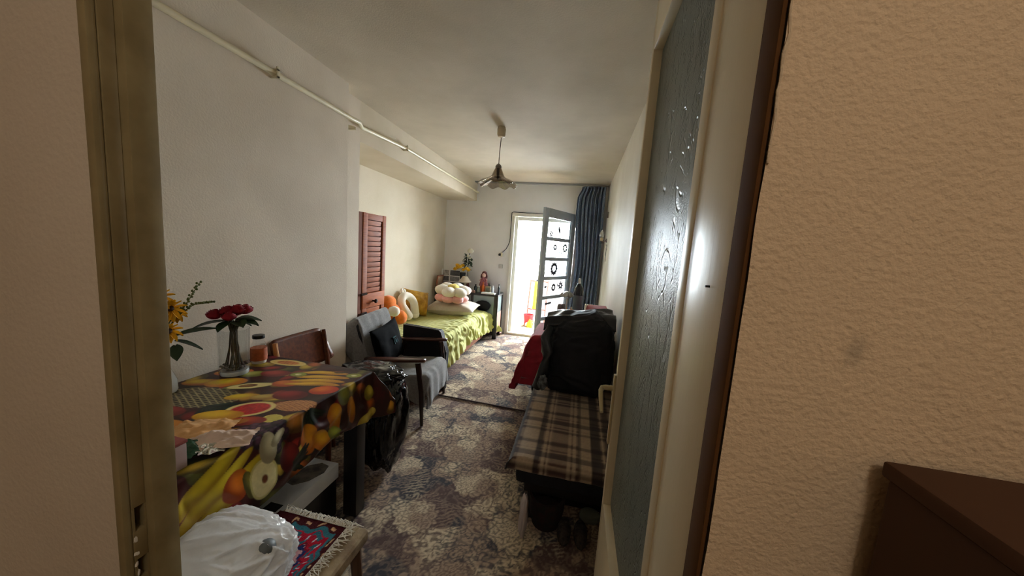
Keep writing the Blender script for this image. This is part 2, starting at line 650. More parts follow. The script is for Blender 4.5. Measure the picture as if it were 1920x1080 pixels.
# right door jamb (reveal with shade painted in) and left door jamb with strike holes
obj('trim_1', box(.158, .1622, .3655, .3995, 0, 2.32, .001), M['jamb_shaded'], kind=ST)
jl = tag(bpy.data.objects.new('trim_2', None), kind=ST)
C.objects.link(jl)
jl.location = (-.6, .36, 0)
obj('stop', box(-.6345, -.598, .344, .376, 0, 2.32, .002), M['trim_dirty'], jl)
b = B()
holes = [(.965, .998), (1.045, 1.083)]
zz = [0] + [q for h in holes for q in h] + [2.32]
for k in range(0, len(zz), 2):
    bx(b, -.6345, -.612, .328, .3438, zz[k], zz[k + 1], .001)
for z0, z1 in holes:
    bx(b, -.6345, -.612, .3415, .3438, z0, z1)
    bx(b, -.6345, -.612, .328, .3305, z0, z1)
obj('strike_rebate', b, M['trim_dirty'], jl)
for z0, z1 in holes:
    obj('strike_hole', box(-.6342, -.630, .331, .341, z0 + .001, z1 - .001), M['brown_eye'], jl)
# chipped paint around the holes
b = B()
for k in range(9):
    z = .94 + random.random() * .16
    ell(b, (-.6125, .329 + random.random() * .003, z), (.0012, .0025, .004 + .004 * random.random()), nz=.5, sub=1)
obj('paint_chip', b, M['white_paint'], jl, kind='stuff')
obj('casing', box(-.628, -.613, .318, .3278, 0, 2.36, .003), M['trim_dirty'], jl)
obj('frame_back', box(-.70, -.636, .352, .376, 0, 2.32, .001), M['trim_dirty'], jl)
# ragged plaster lip against the hinge jamb, high up
b = B()
tube(b, [(.1635 + .003 * (noise.noise(Vector((0, 0, z * 40)))), .361, z) for z in np.linspace(1.60, 1.80, 26)], [.0012 + .0022 * abs(noise.noise(Vector((3, 0, z * 55)))) for z in np.linspace(1.60, 1.80, 26)], 6)
obj('trim_3', b, M['plaster'], kind=ST)

# --- open hall door (patterned glass), hinged on the right jamb
d1 = tag(bpy.data.objects.new('door_1', None), kind=ST)
C.objects.link(d1)
d1.location = (.18, .40, 0)
GX = .186
obj('hinge_stile', box(.16, .205, .402, .540, .02, 2.28, .004), M['door_paint'], d1)
obj('bead', box(.157, .183, .535, .572, .632, 2.13, .006), M['door_paint'], d1)
obj('lock_stile', box(.16, .205, 1.133, 1.165, .02, 2.28, .005), M['door_paint'], d1)
obj('bottom_rail', box(.16, .205, .5405, 1.1325, .02, .630, .004), M['door_paint'], d1)
obj('top_rail', box(.16, .205, .5405, 1.1325, 2.131, 2.28, .004), M['door_paint'], d1)
obj('glass_pane', box(GX, GX + .005, .5405, 1.1325, .631, 2.13), M['pattern_glass'], d1, smooth=None)
hd = obj('handle_plate', box(.152, .1598, 1.138, 1.160, .85, 1.10, .003), M['handle'], d1)
b = B()
tube(b, [(.153, 1.150, 1.050), (.128, 1.150, 1.050), (.117, 1.147, 1.048), (.112, 1.135, 1.044), (.112, 1.10, 1.028), (.114, 1.06, 1.000)], [.009, .009, .009, .008, .0075, .006], 10)
obj('handle', b, M['handle'], hd)
b = B()
tube(b, [(.1595, .446, 1.475), (.1545, .446, 1.475)], .0014, 8)
obj('nail', b, M['black'], d1)

# --- balcony door frame (trim_4), open leaf (door_2)
FT = tag(bpy.data.objects.new('trim_4', None), kind=ST)
C.objects.link(FT)
FT.location = (-.65, YF, 0)
b = B()
obj('casing', box(-1.19, -1.135, YF - .035, YF + .03, 0, 2.06, .006), M['white_paint'], FT)
obj('casing', box(-.170, -.116, YF - .03, YF + .03, 0, 2.06, .006), M['white_paint'], FT)
obj('casing', box(-1.19, -.116, YF - .035, YF + .03, 2.06, 2.115, .006), M['white_paint'], FT)
obj('frame_stop', box(-1.135, -1.085, YF + .031, YF + .19, .05, 2.06, .006), M['white_paint'], FT)
obj('frame_stop', box(-.205, -.150, YF + .031, YF + .19, .05, 2.06, .006), M['white_paint'], FT)
obj('frame_stop', box(-1.085, -.205, YF + .031, YF + .19, 2.0, 2.06, .006), M['white_paint'], FT)
obj('threshold', box(-1.15, -.15, YF - .05, YF + .19, 0.0, .05, .006), mat('worn_threshold', rgb(222, 212, 190), .5, var=.1), FT)

LW = .90
hx, hy = -.150, 5.555
ang = math.atan2(4.775 - hy, -.555 - hx)
LM = Matrix.Translation((hx, hy, 0)) @ Matrix.Rotation(ang, 4, 'Z')
d2 = tag(bpy.data.objects.new('door_2', None), kind=ST)
C.objects.link(d2)
d2.location = (hx, hy, 0)
LZ0, LZ1 = .06, 2.13
def lb(*a, **k):
    return box(*a, M=LM, **k)


LWd = math.hypot(4.775 - hy, -.555 - hx)
obj('stile', lb(0, .09, -.02, .02, LZ0, LZ1, .004), M['hazed_grey_paint'], d2)
obj('stile', lb(LWd - .105, LWd, -.02, .02, LZ0, LZ1, .004), M['hazed_grey_paint'], d2)
obj('rail', lb(.09, LWd - .105, -.02, .02, LZ1 - .13, LZ1, .004), M['hazed_grey_paint'], d2)
obj('rail', lb(.09, LWd - .105, -.02, .02, LZ0, .17, .004), M['hazed_grey_paint'], d2)
zs = [.17, .49, .81, 1.105, 1.395, 1.695, 2.0]
for k in range(1, 6):
    obj('muntin', lb(.09, LWd - .105, -.016, .016, zs[k] - .027, zs[k] + .027, .004), M['hazed_grey_paint'], d2)
sticker = mat('dark_window_sticker', rgb(46, 46, 56), .6)
for k in range(6):
    pz = obj('glass_pane', lb(.09, LWd - .105, -.003, .003, zs[k] + (.027 if k else 0), zs[k + 1] - (.027 if k < 5 else 0)), M['pane'], d2, smooth=None)
    bs = B()
    cz = (zs[k] + zs[k + 1]) / 2
    def petal(cx, c_z, r0, r1, a, w):
        A = Matrix.Translation((cx, .0045, c_z)) @ Matrix.Rotation(a, 4, 'Y')
        w = w * 2.1
        poly = [(r0, 0), ((r0 + r1) / 2, w), (r1, w * .4), (r1, -w * .4), ((r0 + r1) / 2, -w)]
        prism(bs, poly, 0, .0008, 'y', LM @ A)
    if k == 3:
        for q in range(12):
            petal(.50, cz, .03, .105, q * PI / 6, .013)
        for q in range(6):
            petal(.50, cz, .004, .022, q * PI / 3, .007)
        for q in range(9):
            petal(.26 + .03 * (q % 3), cz + .09 - .02 * (q // 3), 0, .016, q, .006)
    elif k == 4:
        for q in range(8):
            petal(.52, cz + .03, .012, .05, q * PI / 4, .01)
        for q in range(8):
            petal(.22, cz + .03, .02, .075, q * PI / 4 + .3, .012)
        for q in range(5):
            petal(.30 + .02 * q, cz - .05 - .03 * (q % 2), 0, .02, q * 1.3, .008)
    elif k == 5:
        for q in range(3):
            petal(.44, cz + .06 - .02 * q, .0, .08, PI / 2 + .25 * (q - 1), .012)
        for q in range(5):
            petal(.66, cz - .08, .005, .05, q * 1.2, .009)
    elif k == 2:
        for q in range(10):
            petal(.47, cz + .0, .02, .06, q * PI / 5, .010)
        for q in range(8):
            petal(.26, cz + .02, .005, .075, q * PI / 4, .008)
        petal(.36, cz + .07, 0, .08, PI * .6, .006)
        petal(.66, cz + .02, 0, .07, .1, .008)
    elif k == 1:
        for q in range(5):
            petal(.66 - .03 * q, cz + .09, 0, .05, PI / 2 + .2 * q, .010)
    else:
        petal(.6, cz, 0, .04, 1.2, .01)
    obj('sticker', bs, sticker, pz, smooth=None, label='dark flower stickers on the glass')
obj('knob', lathe(B(), [(.0, 0), (.012, .0), (.010, .02), (.02, .035), (.012, .05), (0, .052)], n=12, M=Matrix.Translation(LM @ Vector((LWd - .05, -.02, 1.07))) @ Matrix.Rotation(ang, 4, 'Z') @ Matrix.Rotation(PI / 2, 4, 'X')), M['metal'], d2)
b = B()
bx(b, .045, .052, -.03, -.022, 1.15, 1.22, .002, M=LM)
obj('latch', b, M['white'], d2)

# --- balcony beyond the door
obj('floor_balcony', box(-1.4, 1.2, YF + .2, 7.05, -.1, .02), M['tile'], kind=ST, smooth=None)
obj('wall_balcony_left', box(-1.5, -1.12, YF + .2, 7.05, -.1, 2.7), M['white_paint'], kind=ST, smooth=None)
obj('wall_balcony_right', box(1.15, 1.3, YF + .2, 7.05, -.1, 2.7), M['white_paint'], kind=ST, smooth=None)
obj('wall_parapet', box(-1.12, 1.15, 6.92, 7.05, -.1, 1.02), mat('parapet_paint', rgb(226, 228, 232), .6, var=.04), kind=ST, smooth=None)
obj('ceiling_balcony', box(-1.5, 1.3, YF + .2, 7.05, 2.6, 2.7), M['white_paint'], kind=ST, smooth=None)
w1 = tag(bpy.data.objects.new('window_1', None), kind=ST)
C.objects.link(w1)
w1.location = (0, 6.98, 1.02)
obj('frame_rail', box(-1.12, 1.15, 6.95, 7.0, 1.02, 1.08, .004), M['white_paint'], w1)
obj('frame_rail', box(-1.12, 1.15, 6.95, 7.0, 2.54, 2.6, .004), M['white_paint'], w1)
for x in (-1.09, .03, 1.10):
    obj('mullion', box(x - .03, x + .03, 6.95, 7.0, 1.08, 2.54, .004), M['white_paint'], w1)
obj('pane', box(-1.06, 0, 6.973, 6.977, 1.08, 2.54), M['pane'], w1, smooth=None)
obj('pane', box(.06, 1.07, 6.973, 6.977, 1.08, 2.54), M['pane'], w1, smooth=None)

# ------------------------------------------------------------------ CARPETS
def carpet_colour(X, Y):
    n3 = fbm(X * 9, Y * 9, 3)
    n4 = fbm(X * 9 + 40, Y * 9, 3)
    wx, wy = X + .035 * (n3 - .5), Y + .035 * (n4 - .5)
    base = nrgb(92, 76, 74)[None, None] * np.ones(X.shape + (1,))
    blot = S(.50, .57, fbm(X * 4.2 + 3, Y * 4.2, 3))[..., None]
    base = base * (1 - blot) + nrgb(70, 69, 74)[None, None] * blot
    cream, buff = nrgb(202, 184, 156)[None, None], nrgb(164, 142, 122)[None, None]
    # leafy cream field broken by thin scrolling dark lines
    field = S(.470, .52, fbm(X * 5.2 + 9, Y * 5.2 + 4, 3))
    F = fbm(wx * 13 + 5, wy * 13, 3) * 7
    line = 1 - S(.08, .22, np.abs((F % 1) - .5))
    F2 = fbm(wx * 30 + 1, wy * 30, 2) * 3
    line2 = 1 - S(.08, .26, np.abs((F2 % 1) - .5))
    m = field * (1 - .78 * line) * (1 - .55 * line2)
    # brush-like hatching over part of the dark ground
    k = np.floor(fbm(X * 2.6, Y * 2.6, 1) * 9)
    a = k * 2.1
    st = np.sin((wx * np.cos(a) + wy * np.sin(a)) * 260 + 16 * n3 + 9 * fbm(X * 24, Y * 24, 2))
    hat = S(.25, .6, st) * S(.53, .58, fbm(X * 8 + 70, Y * 8 + 20, 2))
    m = np.maximum(m, hat * .55 * (1 - field))
    m = np.maximum(m, .32 * line2 * (1 - field))
    best = np.zeros(X.shape)
    pat = np.zeros(X.shape)
    ring = np.zeros(X.shape)
    L1, L2 = .50, .42
    for i in range(-8, 4):
        for j in range(-1, 20):
            h1 = _LAT[(i * 7) % 64, (j * 5) % 64]
            h2 = _LAT[(i * 3 + 9) % 64, (j * 11 + 3) % 64]
            cx = i * L1 + (j % 2) * L1 / 2 + .12 * (h1 - .5)
            cy = j * L2 / 1.35 + .10 * (h2 - .5)
            R0 = (.145, .105, .12)[(i + 2 * j) % 3]
            sel = (np.abs(X - cx) < .22) & (np.abs(Y - cy) < .22)
            if not sel.any():
                continue
            x, y = wx[sel] - cx, wy[sel] - cy
            r = np.hypot(x, y)
            th = np.arctan2(y, x)
            fb = n3[sel]
            edge = R0 * (1 + .07 * np.sin(11 * th + h1 * 6) + .05 * np.sin(19 * th + h2 * 9))
            q = 1 - S(.93, 1.0, r / edge)
            g = r / R0 * 4.2 + .45 * np.sin(9 * th + np.floor(r / R0 * 4) * 1.9 + h1 * 6) + 1.2 * fb
            ln = 1 - S(.08, .26, np.abs((g % 1) - .5))
            rad = (np.sin(26 * th + 5 * fb + np.floor(g) * 2) > .72) * (r / R0 > .25)
            p = (1 - .75 * ln) * (1 - .45 * rad)
            best[sel] = np.maximum(best[sel], q)
            pat[sel] = np.where(q > .3, p, pat[sel])
            ring[sel] = np.maximum(ring[sel], (1 - S(1.0, 1.12, r / edge)) * (1 - q))
    m = m * (1 - best) * (1 - .75 * ring) + best * (.12 + .88 * pat)
    m = np.clip(m, 0, 1)[..., None]
    tone = S(.42, .58, fbm(X * 7 + 30, Y * 7, 2))[..., None]
    out = base * (1 - m) + (cream * tone + buff * (1 - tone)) * m
    return out * (.9 + .2 * rng.random(X.shape))[..., None]


mcar = vmat('carpet_pile', .95, bump=.5, bscale=500, spec=.1)


def carpet(x0, x1, y0, y1, z, step, label, seam_tilt=(0, 0), shift=(0, 0)):
    s = np.arange(x0, x1 + step / 2, step)
    t = np.linspace(0, 1, int((y1 - y0) / step) + 1)
    U, V = np.meshgrid(s, t, indexing='ij')
    ya = y0 + seam_tilt[0] * (U + 1.2)
    Yc = ya + (y1 + seam_tilt[1] * (U + 1.2) - ya) * V
    Z = z + .0015 * np.sin(Yc * 7 + U * 3) + 0 * U
    e = np.minimum(np.minimum(U - x0, x1 - U), np.minimum(Yc - Yc.min(1, keepdims=True), Yc.max(1, keepdims=True) - Yc))
    Z = Z - .005 * (1 - S(0, .012, e))
    return gridmesh('carpet', np.stack([U, Yc, Z], -1), carpet_colour(U + shift[0], Yc + shift[1]), mcar, label=label, cat='carpet', base=Vector(((x0 + x1) / 2, (y0 + y1) / 2, 0)))


carpet(-1.72, .34, .44, 2.985, .008, .0065, 'dark floral patterned carpet in the near half, between table and plaid bench', (0, -.04))
carpet(-2.36, .34, 2.93, 5.54, .014, .008, 'sunlit floral patterned carpet in the far half, leading to the balcony door', (-.04, 0), (.21, .13))
obj('carpet_edging', tube(B(), [(-1.70, 2.958, .016), (-1.2, 2.936, .018), (-.7, 2.916, .018), (.3, 2.876, .016)], .007, 8, flat=.8), mat('dark_binding', rgb(60, 40, 40), .8), label='dark binding strip along the seam between the two carpets', cat='binding strip')

# ------------------------------------------------------------------ CEILING PIPE, PENDANT LAMP
tp = thing('ceiling_pipe', 'cream painted pipe running along the left wall and beam below the ceiling', 'pipe', (XL + .03, 1.2, 2.35))
tube_bm = tube(B(), [(XL + .028, .45, 2.352), (XL + .028, 2.215, 2.357), (XL + .012, 2.32, 2.372), (XP + .030, 2.47, 2.385), (XP + .028, 3.2, 2.432), (XP + .028, 5.59, 2.428)], .0155, 12)
obj('pipe', tube_bm, M['pipe'], tp)
b = B()
tube(b, [(XP + .002, 2.25, 2.33), (XP + .06, 2.30, 2.325), (XP + .075, 2.33, 2.33)], [.016, .018, .012], 10)
obj('pipe_stub', b, M['pipe'], tp)
for y, z, x in ((1.6, 2.355, XL), (3.16, 2.431, XP)):
    b = B()
    bx(b, x + .001, x + .05, y - .008, y + .008, z + .012, z + .024, .002)
    bx(b, x + .001, x + .05, y - .008, y + .008, z - .024, z - .012, .002)
    bx(b, x + .042, x + .05, y - .008, y + .008, z - .024, z + .034, .002)
    obj('bracket', b, M['pipe'], tp)

lx, ly = -.806, 3.06
tl = thing('pendant_lamp', 'smoked ruffled glass pendant lamp hanging on a cord from the ceiling', 'lamp', (lx, ly, H))
obj('ceiling_rose', lathe(B(), [(0, H), (.034, H - .001), (.034, H - .006), (.040, H - .02), (.038, H - .07), (.030, H - .088), (.010, H - .094), (0, H - .094)], (lx, ly, 0), 24), mat('ivory_rose', rgb(196, 182, 156), .5), tl)
obj('cord', tube(B(), [(lx, ly, H - .09), (lx - .004, ly, 2.42), (lx - .008, ly, 2.262)], .0035, 8), mat('brown_cord', rgb(72, 58, 46), .6), tl)
sx, sy_ = lx - .008, ly
obj('socket_cap', lathe(B(), [(0, 2.275), (.010, 2.274), (.024, 2.262), (.030, 2.246), (.026, 2.235), (0, 2.235)], (sx, sy_, 0), 20), mat('grey_cap', rgb(120, 110, 100), .4), tl)
def ruffle(r, z, a, j):
    k = max(0, (r - .06) / .12)
    return r * (1 + .035 * k * math.cos(9 * a)), z - .010 * k * math.cos(9 * a)


prof = [(.028, 2.238), (.034, 2.225), (.044, 2.205), (.052, 2.185), (.060, 2.168), (.078, 2.150), (.108, 2.135), (.145, 2.118), (.176, 2.098), (.182, 2.088), (.178, 2.086), (.140, 2.108), (.100, 2.128), (.070, 2.148), (.055, 2.166), (.046, 2.186), (.030, 2.222), (.024, 2.234)]
obj('shade', lathe(B(), prof, (sx, sy_, 0), 72, ruffle), M['shade_glass'], tl)
obj('lampholder', lathe(B(), [(0, 2.235), (.014, 2.234), (.014, 2.16), (.012, 2.13), (0, 2.128)], (sx, sy_, 0), 16), M['dark_wood'], tl)

# ------------------------------------------------------------------ FAR WALL: curtain, switch, cable
def curtain_f(u, v):
    z = .02 + 2.54 * v
    x = -.10 + .40 * u + .028 * (1 - v) * u
    if v > .9:
        x = x + .05 * (1 - u) * S(.93, .99, np.float64(v))
    x -= .03 * (1 - u) * math.sin(v * 9)
    y = 5.47 + .035 * math.sin(u * 44 + 1.1 * math.sin(v * 3)) + .012 * math.sin(u * 97 + v * 4)
    return Vector((float(x), y, z))


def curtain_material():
    m = mat('glare_paled_curtain', rgb(58, 72, 100), .8, col2=rgb(40, 50, 76), vscale=14, bump=.3, bscale=120)
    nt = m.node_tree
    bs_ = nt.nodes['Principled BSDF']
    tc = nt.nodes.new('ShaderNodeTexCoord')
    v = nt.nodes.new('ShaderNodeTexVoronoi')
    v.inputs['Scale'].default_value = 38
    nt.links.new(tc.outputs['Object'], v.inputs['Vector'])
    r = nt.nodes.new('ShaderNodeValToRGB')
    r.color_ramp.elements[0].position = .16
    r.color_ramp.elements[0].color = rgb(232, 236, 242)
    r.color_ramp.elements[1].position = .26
    r.color_ramp.elements[1].color = rgb(150, 168, 192)  # navy paled to light blue to imitate glare
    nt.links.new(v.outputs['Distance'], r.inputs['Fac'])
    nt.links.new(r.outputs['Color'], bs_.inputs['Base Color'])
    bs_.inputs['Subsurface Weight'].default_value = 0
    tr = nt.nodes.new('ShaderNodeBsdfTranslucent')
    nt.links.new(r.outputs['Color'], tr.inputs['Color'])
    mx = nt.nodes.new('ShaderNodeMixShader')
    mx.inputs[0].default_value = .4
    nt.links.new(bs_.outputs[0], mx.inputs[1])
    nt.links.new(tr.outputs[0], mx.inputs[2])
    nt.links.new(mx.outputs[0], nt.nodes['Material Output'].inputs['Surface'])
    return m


tcu = thing('curtain', 'dark navy patterned curtain, paled by painted glare, hanging in the far right corner beside the balcony door', 'curtain', (.1, 5.47, 0))
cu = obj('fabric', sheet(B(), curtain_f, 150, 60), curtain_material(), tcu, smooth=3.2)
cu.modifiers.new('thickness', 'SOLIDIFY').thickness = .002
obj('curtain_rail', box(-1.9, .34, 5.45, 5.50, 2.575, 2.598, .003), mat('grey_rail', rgb(150, 150, 150), .5), label='thin grey curtain rail fixed to the ceiling along the far wall', cat='curtain rail')
b = B()
tube(b, [(-1.335, 5.592, 1.41), (-1.31, 5.592, 1.45), (-1.26, 5.592, 1.50), (-1.225, 5.592, 1.57), (-1.205, 5.592, 1.64), (-1.20, 5.590, 1.9), (-1.20, 5.59, 2.115), (-1.17, 5.59, 2.13), (-1.0, 5.59, 2.125), (-.8, 5.59, 2.122), (-.5, 5.59, 2.12), (-.2, 5.59, 2.12)], .006, 6)
obj('cable', b, mat('dark_cable', rgb(64, 70, 82), .5), label='dark cable running from the wall plug up and around the balcony door frame', cat='cable')
tn = thing('plug_lamp', 'small white plug light with dark end on the far wall left of the balcony door', 'night light', (-1.33, YF, 1.40))
obj('body', lathe(B(), [(0, 0), (.018, 0), (.016, .03), (.022, .05), (.012, .075), (0, .078)], (-1.325, 5.565, 1.36), 16), M['ivory'], tn)
obj('plug', lathe(B(), [(0, 0), (.022, 0), (.022, .03), (.014, .045), (0, .045)], (-1.365, 5.597, 1.392), 14, M=Matrix.Rotation(PI / 2, 4, 'X')), M['black'], tn)
ts = thing('wall_switch', 'square grey light switch on the far wall beside the balcony door frame', 'switch', (-1.335, YF, 1.19))
obj('plate', box(-1.372, -1.298, 5.586, 5.599, 1.158, 1.225, .005), mat('grey_plastic', rgb(176, 176, 172), .5), ts)
obj('rocker', box(-1.356, -1.314, 5.580, 5.5855, 1.170, 1.213, .003), mat('grey_plastic2', rgb(190, 190, 186), .5), ts)
# sconce on the right wall
tsc = thing('wall_sconce', 'clear glass candle sconce on the right wall beside the curtain', 'lamp', (XR, 5.0, 1.75))
obj('back_plate', lathe(B(), [(0, 0), (.03, 0), (.028, .012), (0, .014)], (XR - .001, 5.0, 1.72), 16, M=Matrix.Rotation(-PI / 2, 4, 'Y')), M['metal'], tsc)
obj('arm', tube(B(), [(XR - .012, 5.0, 1.72), (XR - .05, 5.0, 1.70), (XR - .072, 5.0, 1.715)], .006, 8), M['metal'], tsc)
obj('cup', lathe(B(), [(0, 0), (.02, .004), (.026, .03), (.022, .05), (0, .05)], (XR - .075, 5.0, 1.71), 16), M['ivory'], tsc)
obj('glass_shade', lathe(B(), [(.020, 0), (.034, .02), (.036, .045), (.020, .08), (.006, .11), (0, .112)], (XR - .075, 5.0, 1.762), 16), mat('pale_glass', rgb(226, 230, 230), .15, trans=.4), tsc)
obj('wall_bracket', box(XR - .02, XR - .001, 5.12, 5.16, 2.06, 2.14, .003), mat('grey_bracket', rgb(140, 136, 128), .5), label='small grey bracket high on the right wall near the curtain', cat='bracket')
obj('hanging_cord', tube(B(), [(XR - .006, 4.85, 1.66), (XR - .008, 4.85, 1.55), (XR - .006, 4.86, 1.42)], .004, 6), M['stem'], label='short dark cord hanging on the right wall below the sconce', cat='cord')

# ------------------------------------------------------------------ LOUVRED DOOR
tlv = thing('louvred_door', 'reddish brown pine louvred door standing open behind the armchair', 'louvred door', (-1.98, 2.78, 0))
X0, X1 = -1.985, -1.955
Y0, Y1, ZT, ZB = 2.66, 3.072, 1.742, .03
obj('edge_stile', box(X0, X1 - .006, Y0 - .10, Y0 + .052, ZB, ZT, .003), M['louver_edge'], tlv)
obj('stile', box(X0, X1, Y0 + .0525, Y0 + .118, ZB, ZT, .004), M['louver'], tlv)
obj('stile', box(X0, X1, Y1 - .054, Y1, ZB, ZT, .004), M['louver'], tlv)
obj('rail', box(X0, X1 - .003, Y0 + .1185, Y1 - .0545, ZT - .06, ZT - .002, .003), M['louver'], tlv)
rr = obj('rail', box(X0 + .002, X1 + .006, Y0 + .054, Y1 - .010, .845, .985, .004), M['louver_lit'], tlv)
obj('knob', lathe(B(), [(0, 0), (.010, 0), (.009, .016), (.020, .026), (.021, .036), (.012, .046), (0, .047)], (X1 + .006, 2.87, .905), 18, M=Matrix.Rotation(PI / 2, 4, 'Y')), M['dark_wood'], rr)
obj('rail', box(X0, X1 - .003, Y0 + .1185, Y1 - .0545, .03, .10, .003), M['louver'], tlv)
def slats(z0, z1, n, m):
    p_ = (z1 - z0) / n
    for k in range(n):
        Mx = Matrix.Translation((X1 - .014, 0, z0 + p_ * (k + .5))) @ Matrix.Rotation(.10, 4, 'Y')
        obj('slat', box(-.004, .004, Y0 + .119, Y1 - .072, -p_ / 2 + .003, p_ / 2 - .003, .002, M=Mx), m, tlv)


obj('dark_backing', box(X0 - .006, X0 - .001, Y0, Y1 - .02, ZB + .02, ZT - .01), M['louver_edge'], tlv)  # added dark sheet keeping the bright niche wall out of the gaps
slats(.988, ZT - .062, 14, M['louver'])
slats(.11, .840, 9, M['louver_lit'])
obj('gap_shade', box(X0, X1 - .016, Y1 - .0715, Y1 - .0545, .11, ZT - .065), M['brown_eye'], tlv)  # dark strip standing for the shadow in the gap
for z in (.985, .80):
    obj('hinge', tube(B(), [(X1 + .006, Y0 + .03, z), (X1 + .02, Y0 + .09, z + .006)], .011, 8), M['dark_wood'], tlv)

# ------------------------------------------------------------------ BED
tb = thing('bed', 'low single bed in the left niche with a brown side board', 'bed', (-1.87, 4.1, 0))
BY0, BY1 = 3.18, 5.04
obj('side_board', box(-1.47, -1.435, BY0, BY1, .05, .26, .006), M['bed_wood'], tb)
obj('side_board', box(-2.36, -2.33, BY0, BY1, .05, .26, .006), M['bed_wood'], tb)
obj('head_board', box(-2.33, -1.47, BY1 - .035, BY1, .05, .30, .006), M['bed_wood'], tb)
obj('head_board', box(-2.33, -1.47, BY0, BY0 + .035, .05, .30, .006), M['bed_wood'], tb)
obj('mattress', box(-2.36, -1.435, BY0 + .01, BY1 - .01, .262, .470, .03), M['grey_linen'], tb)
for x in (-2.33, -1.50):
    for y in (BY0 + .1, BY1 - .35):
        obj('leg', box(x - .025, x + .025, y - .025, y + .025, .014, .05, .004), M['black'], tb)
P, U, V = drape(-2.365, -1.425, BY0 - .005, BY1 - .0, .478, (0, .34), (0, .30), .0125, .16, .045, .016, 0.0)
Xr_ = P[..., 0]
d_ = np.maximum(U + 1.425, 0)
hang = np.minimum(d_ / .12, 1)
fo = np.sin(V * 46 + 5 * fbm(V * 4, U * 3, 2)) * .5 + np.sin(V * 83 + 2) * .3
P[..., 0] += hang * .016 * fo
hang2 = np.minimum(np.maximum(V - BY1, 0) / .12, 1)
P[..., 1] += hang2 * .014 * np.sin(U * 52 + 4 * fbm(U * 4, V * 3, 2))
topm = (1 - hang) * (1 - hang2)
wr = np.sin(U * 22 + V * 105 + 9 * fbm(U * 5, V * 5, 3))
wr2 = np.abs(fbm(U * 7 + 2, V * 12, 3) - .5) * 2
P[..., 2] += topm * (.007 * S(0, 1, wr) + .014 * (1 - S(0, .35, wr2)) * S(-1.9, -1.6, U + .2 * np.sin(V * 3)) + .008 * fbm(U * 9, V * 9, 2) - .004)
# the hem along the front rises and falls a little
P[..., 2] += np.maximum(d_ - .2, 0) * (.30 * np.sin(V * 3.1 + .8)) * hang
gridmesh('bedspread', P, None, M['throw'], label='crumpled lime green throw covering the bed and hanging over its side', cat='bedspread', base=Vector((-1.9, 4.1, .47)), solid=.006)

# pillows and plush on the bed
def pillow(bm, c, r, Mr, nz=.08, puff=2.4):
    n = 22
    vs = {}
    def P_(i, j, s):
        u, v = -1 + 2 * i / n, -1 + 2 * j / n
        e = (1 - abs(u) ** puff) * (1 - abs(v) ** puff)
        h = max(e, 0) ** .5
        pin = 1 - .10 * (abs(u) * abs(v)) ** 0 * (u * u) * (1 - v * v) * 0
        cu_ = 1 - .09 * (1 - v * v) * abs(u) ** 3
        cv_ = 1 - .09 * (1 - u * u) * abs(v) ** 3
        w = nz * noise.noise(Vector((u * 2.2 + c[0] * 5, v * 2.2 + c[1] * 5, s))) * h
        wr_ = .03 * noise.noise(Vector((u * 6 + 3, v * 6, s * 2 + c[0]))) * h
        return Mr @ Vector((u * cu_ * r[0], v * cv_ * r[1], s * h * r[2] * (1 + w * 3 + wr_ * 4))) + Vector(c)
    for s in (1, -1):
        for i in range(n + 1):
            for j in range(n + 1):
                vs[i, j, s] = bm.verts.new(P_(i, j, s))
        for i in range(n):
            for j in range(n):
                bm.faces.new((vs[i, j, s], vs[i + 1, j, s], vs[i + 1, j + 1, s], vs[i, j + 1, s]))
    bmesh.ops.remove_doubles(bm, verts=bm.verts, dist=1e-4)
    return bm


def E(x, y, z):
    return Matrix.Rotation(z, 3, 'Z') @ Matrix.Rotation(y, 3, 'Y') @ Matrix.Rotation(x, 3, 'X')


ZB_ = .500
obj('pillow', pillow(B(), (-1.80, 4.62, ZB_ + .075), (.37, .27, .105), E(.04, -.03, .10)), M['grey_linen'], label='wide flat beige pillow at the far end of the bed under two flower cushions', cat='pillow', loc=(-1.8, 4.62, ZB_))
obj('gold_cushion', pillow(B(), (-2.19, 4.20, ZB_ + .165), (.185, .18, .13), E(1.22, .22, .90)), M['gold_cloth'], label='shiny mustard gold square cushion leaning on the niche wall', cat='cushion', loc=(-2.19, 4.2, ZB_))
# white open ring (horseshoe) plush
def bend_tube(bm, pts, rads, n=14):
    tube(bm, pts, rads, n)
    for p, r in ((pts[0], rads[0]), (pts[-1], rads[-1])):
        ell(bm, p, (r, r, r), sub=2)
    return bm


tw = thing('plush_horseshoe', 'white horseshoe shaped plush cushion standing on the bed with both ends down', 'cushion', (-2.14, 3.86, ZB_))
pts = []
for k in range(17):
    a = -.35 + (PI + .7) * k / 16
    u = .105 * math.cos(a)
    w = .11 * math.sin(a) + .20
    if k in (0, 16):
        pass
    pts.append((u, w))
pts = [(.060, .055)] + pts[1:-1] + [(-.060, .055)]
w3 = [(-2.16 + .10 * (1 - w / .3) + u * .25, 3.87 + u * 1.0 + .12 * (.3 - w), ZB_ + w) for u, w in pts]
obj('ring', bend_tube(B(), w3, [.056] + [.050] * (len(w3) - 2) + [.056], 16), M['white_plush'], tw, smooth=3.2)
b = B()
ell(b, (-2.20, 3.84, ZB_ + .355), (.022, .028, .05), nz=.1)
ell(b, (-2.20, 3.90, ZB_ + .350), (.022, .026, .045), nz=.1)
obj('ear', b, M['white_plush'], tw, smooth=3.2)
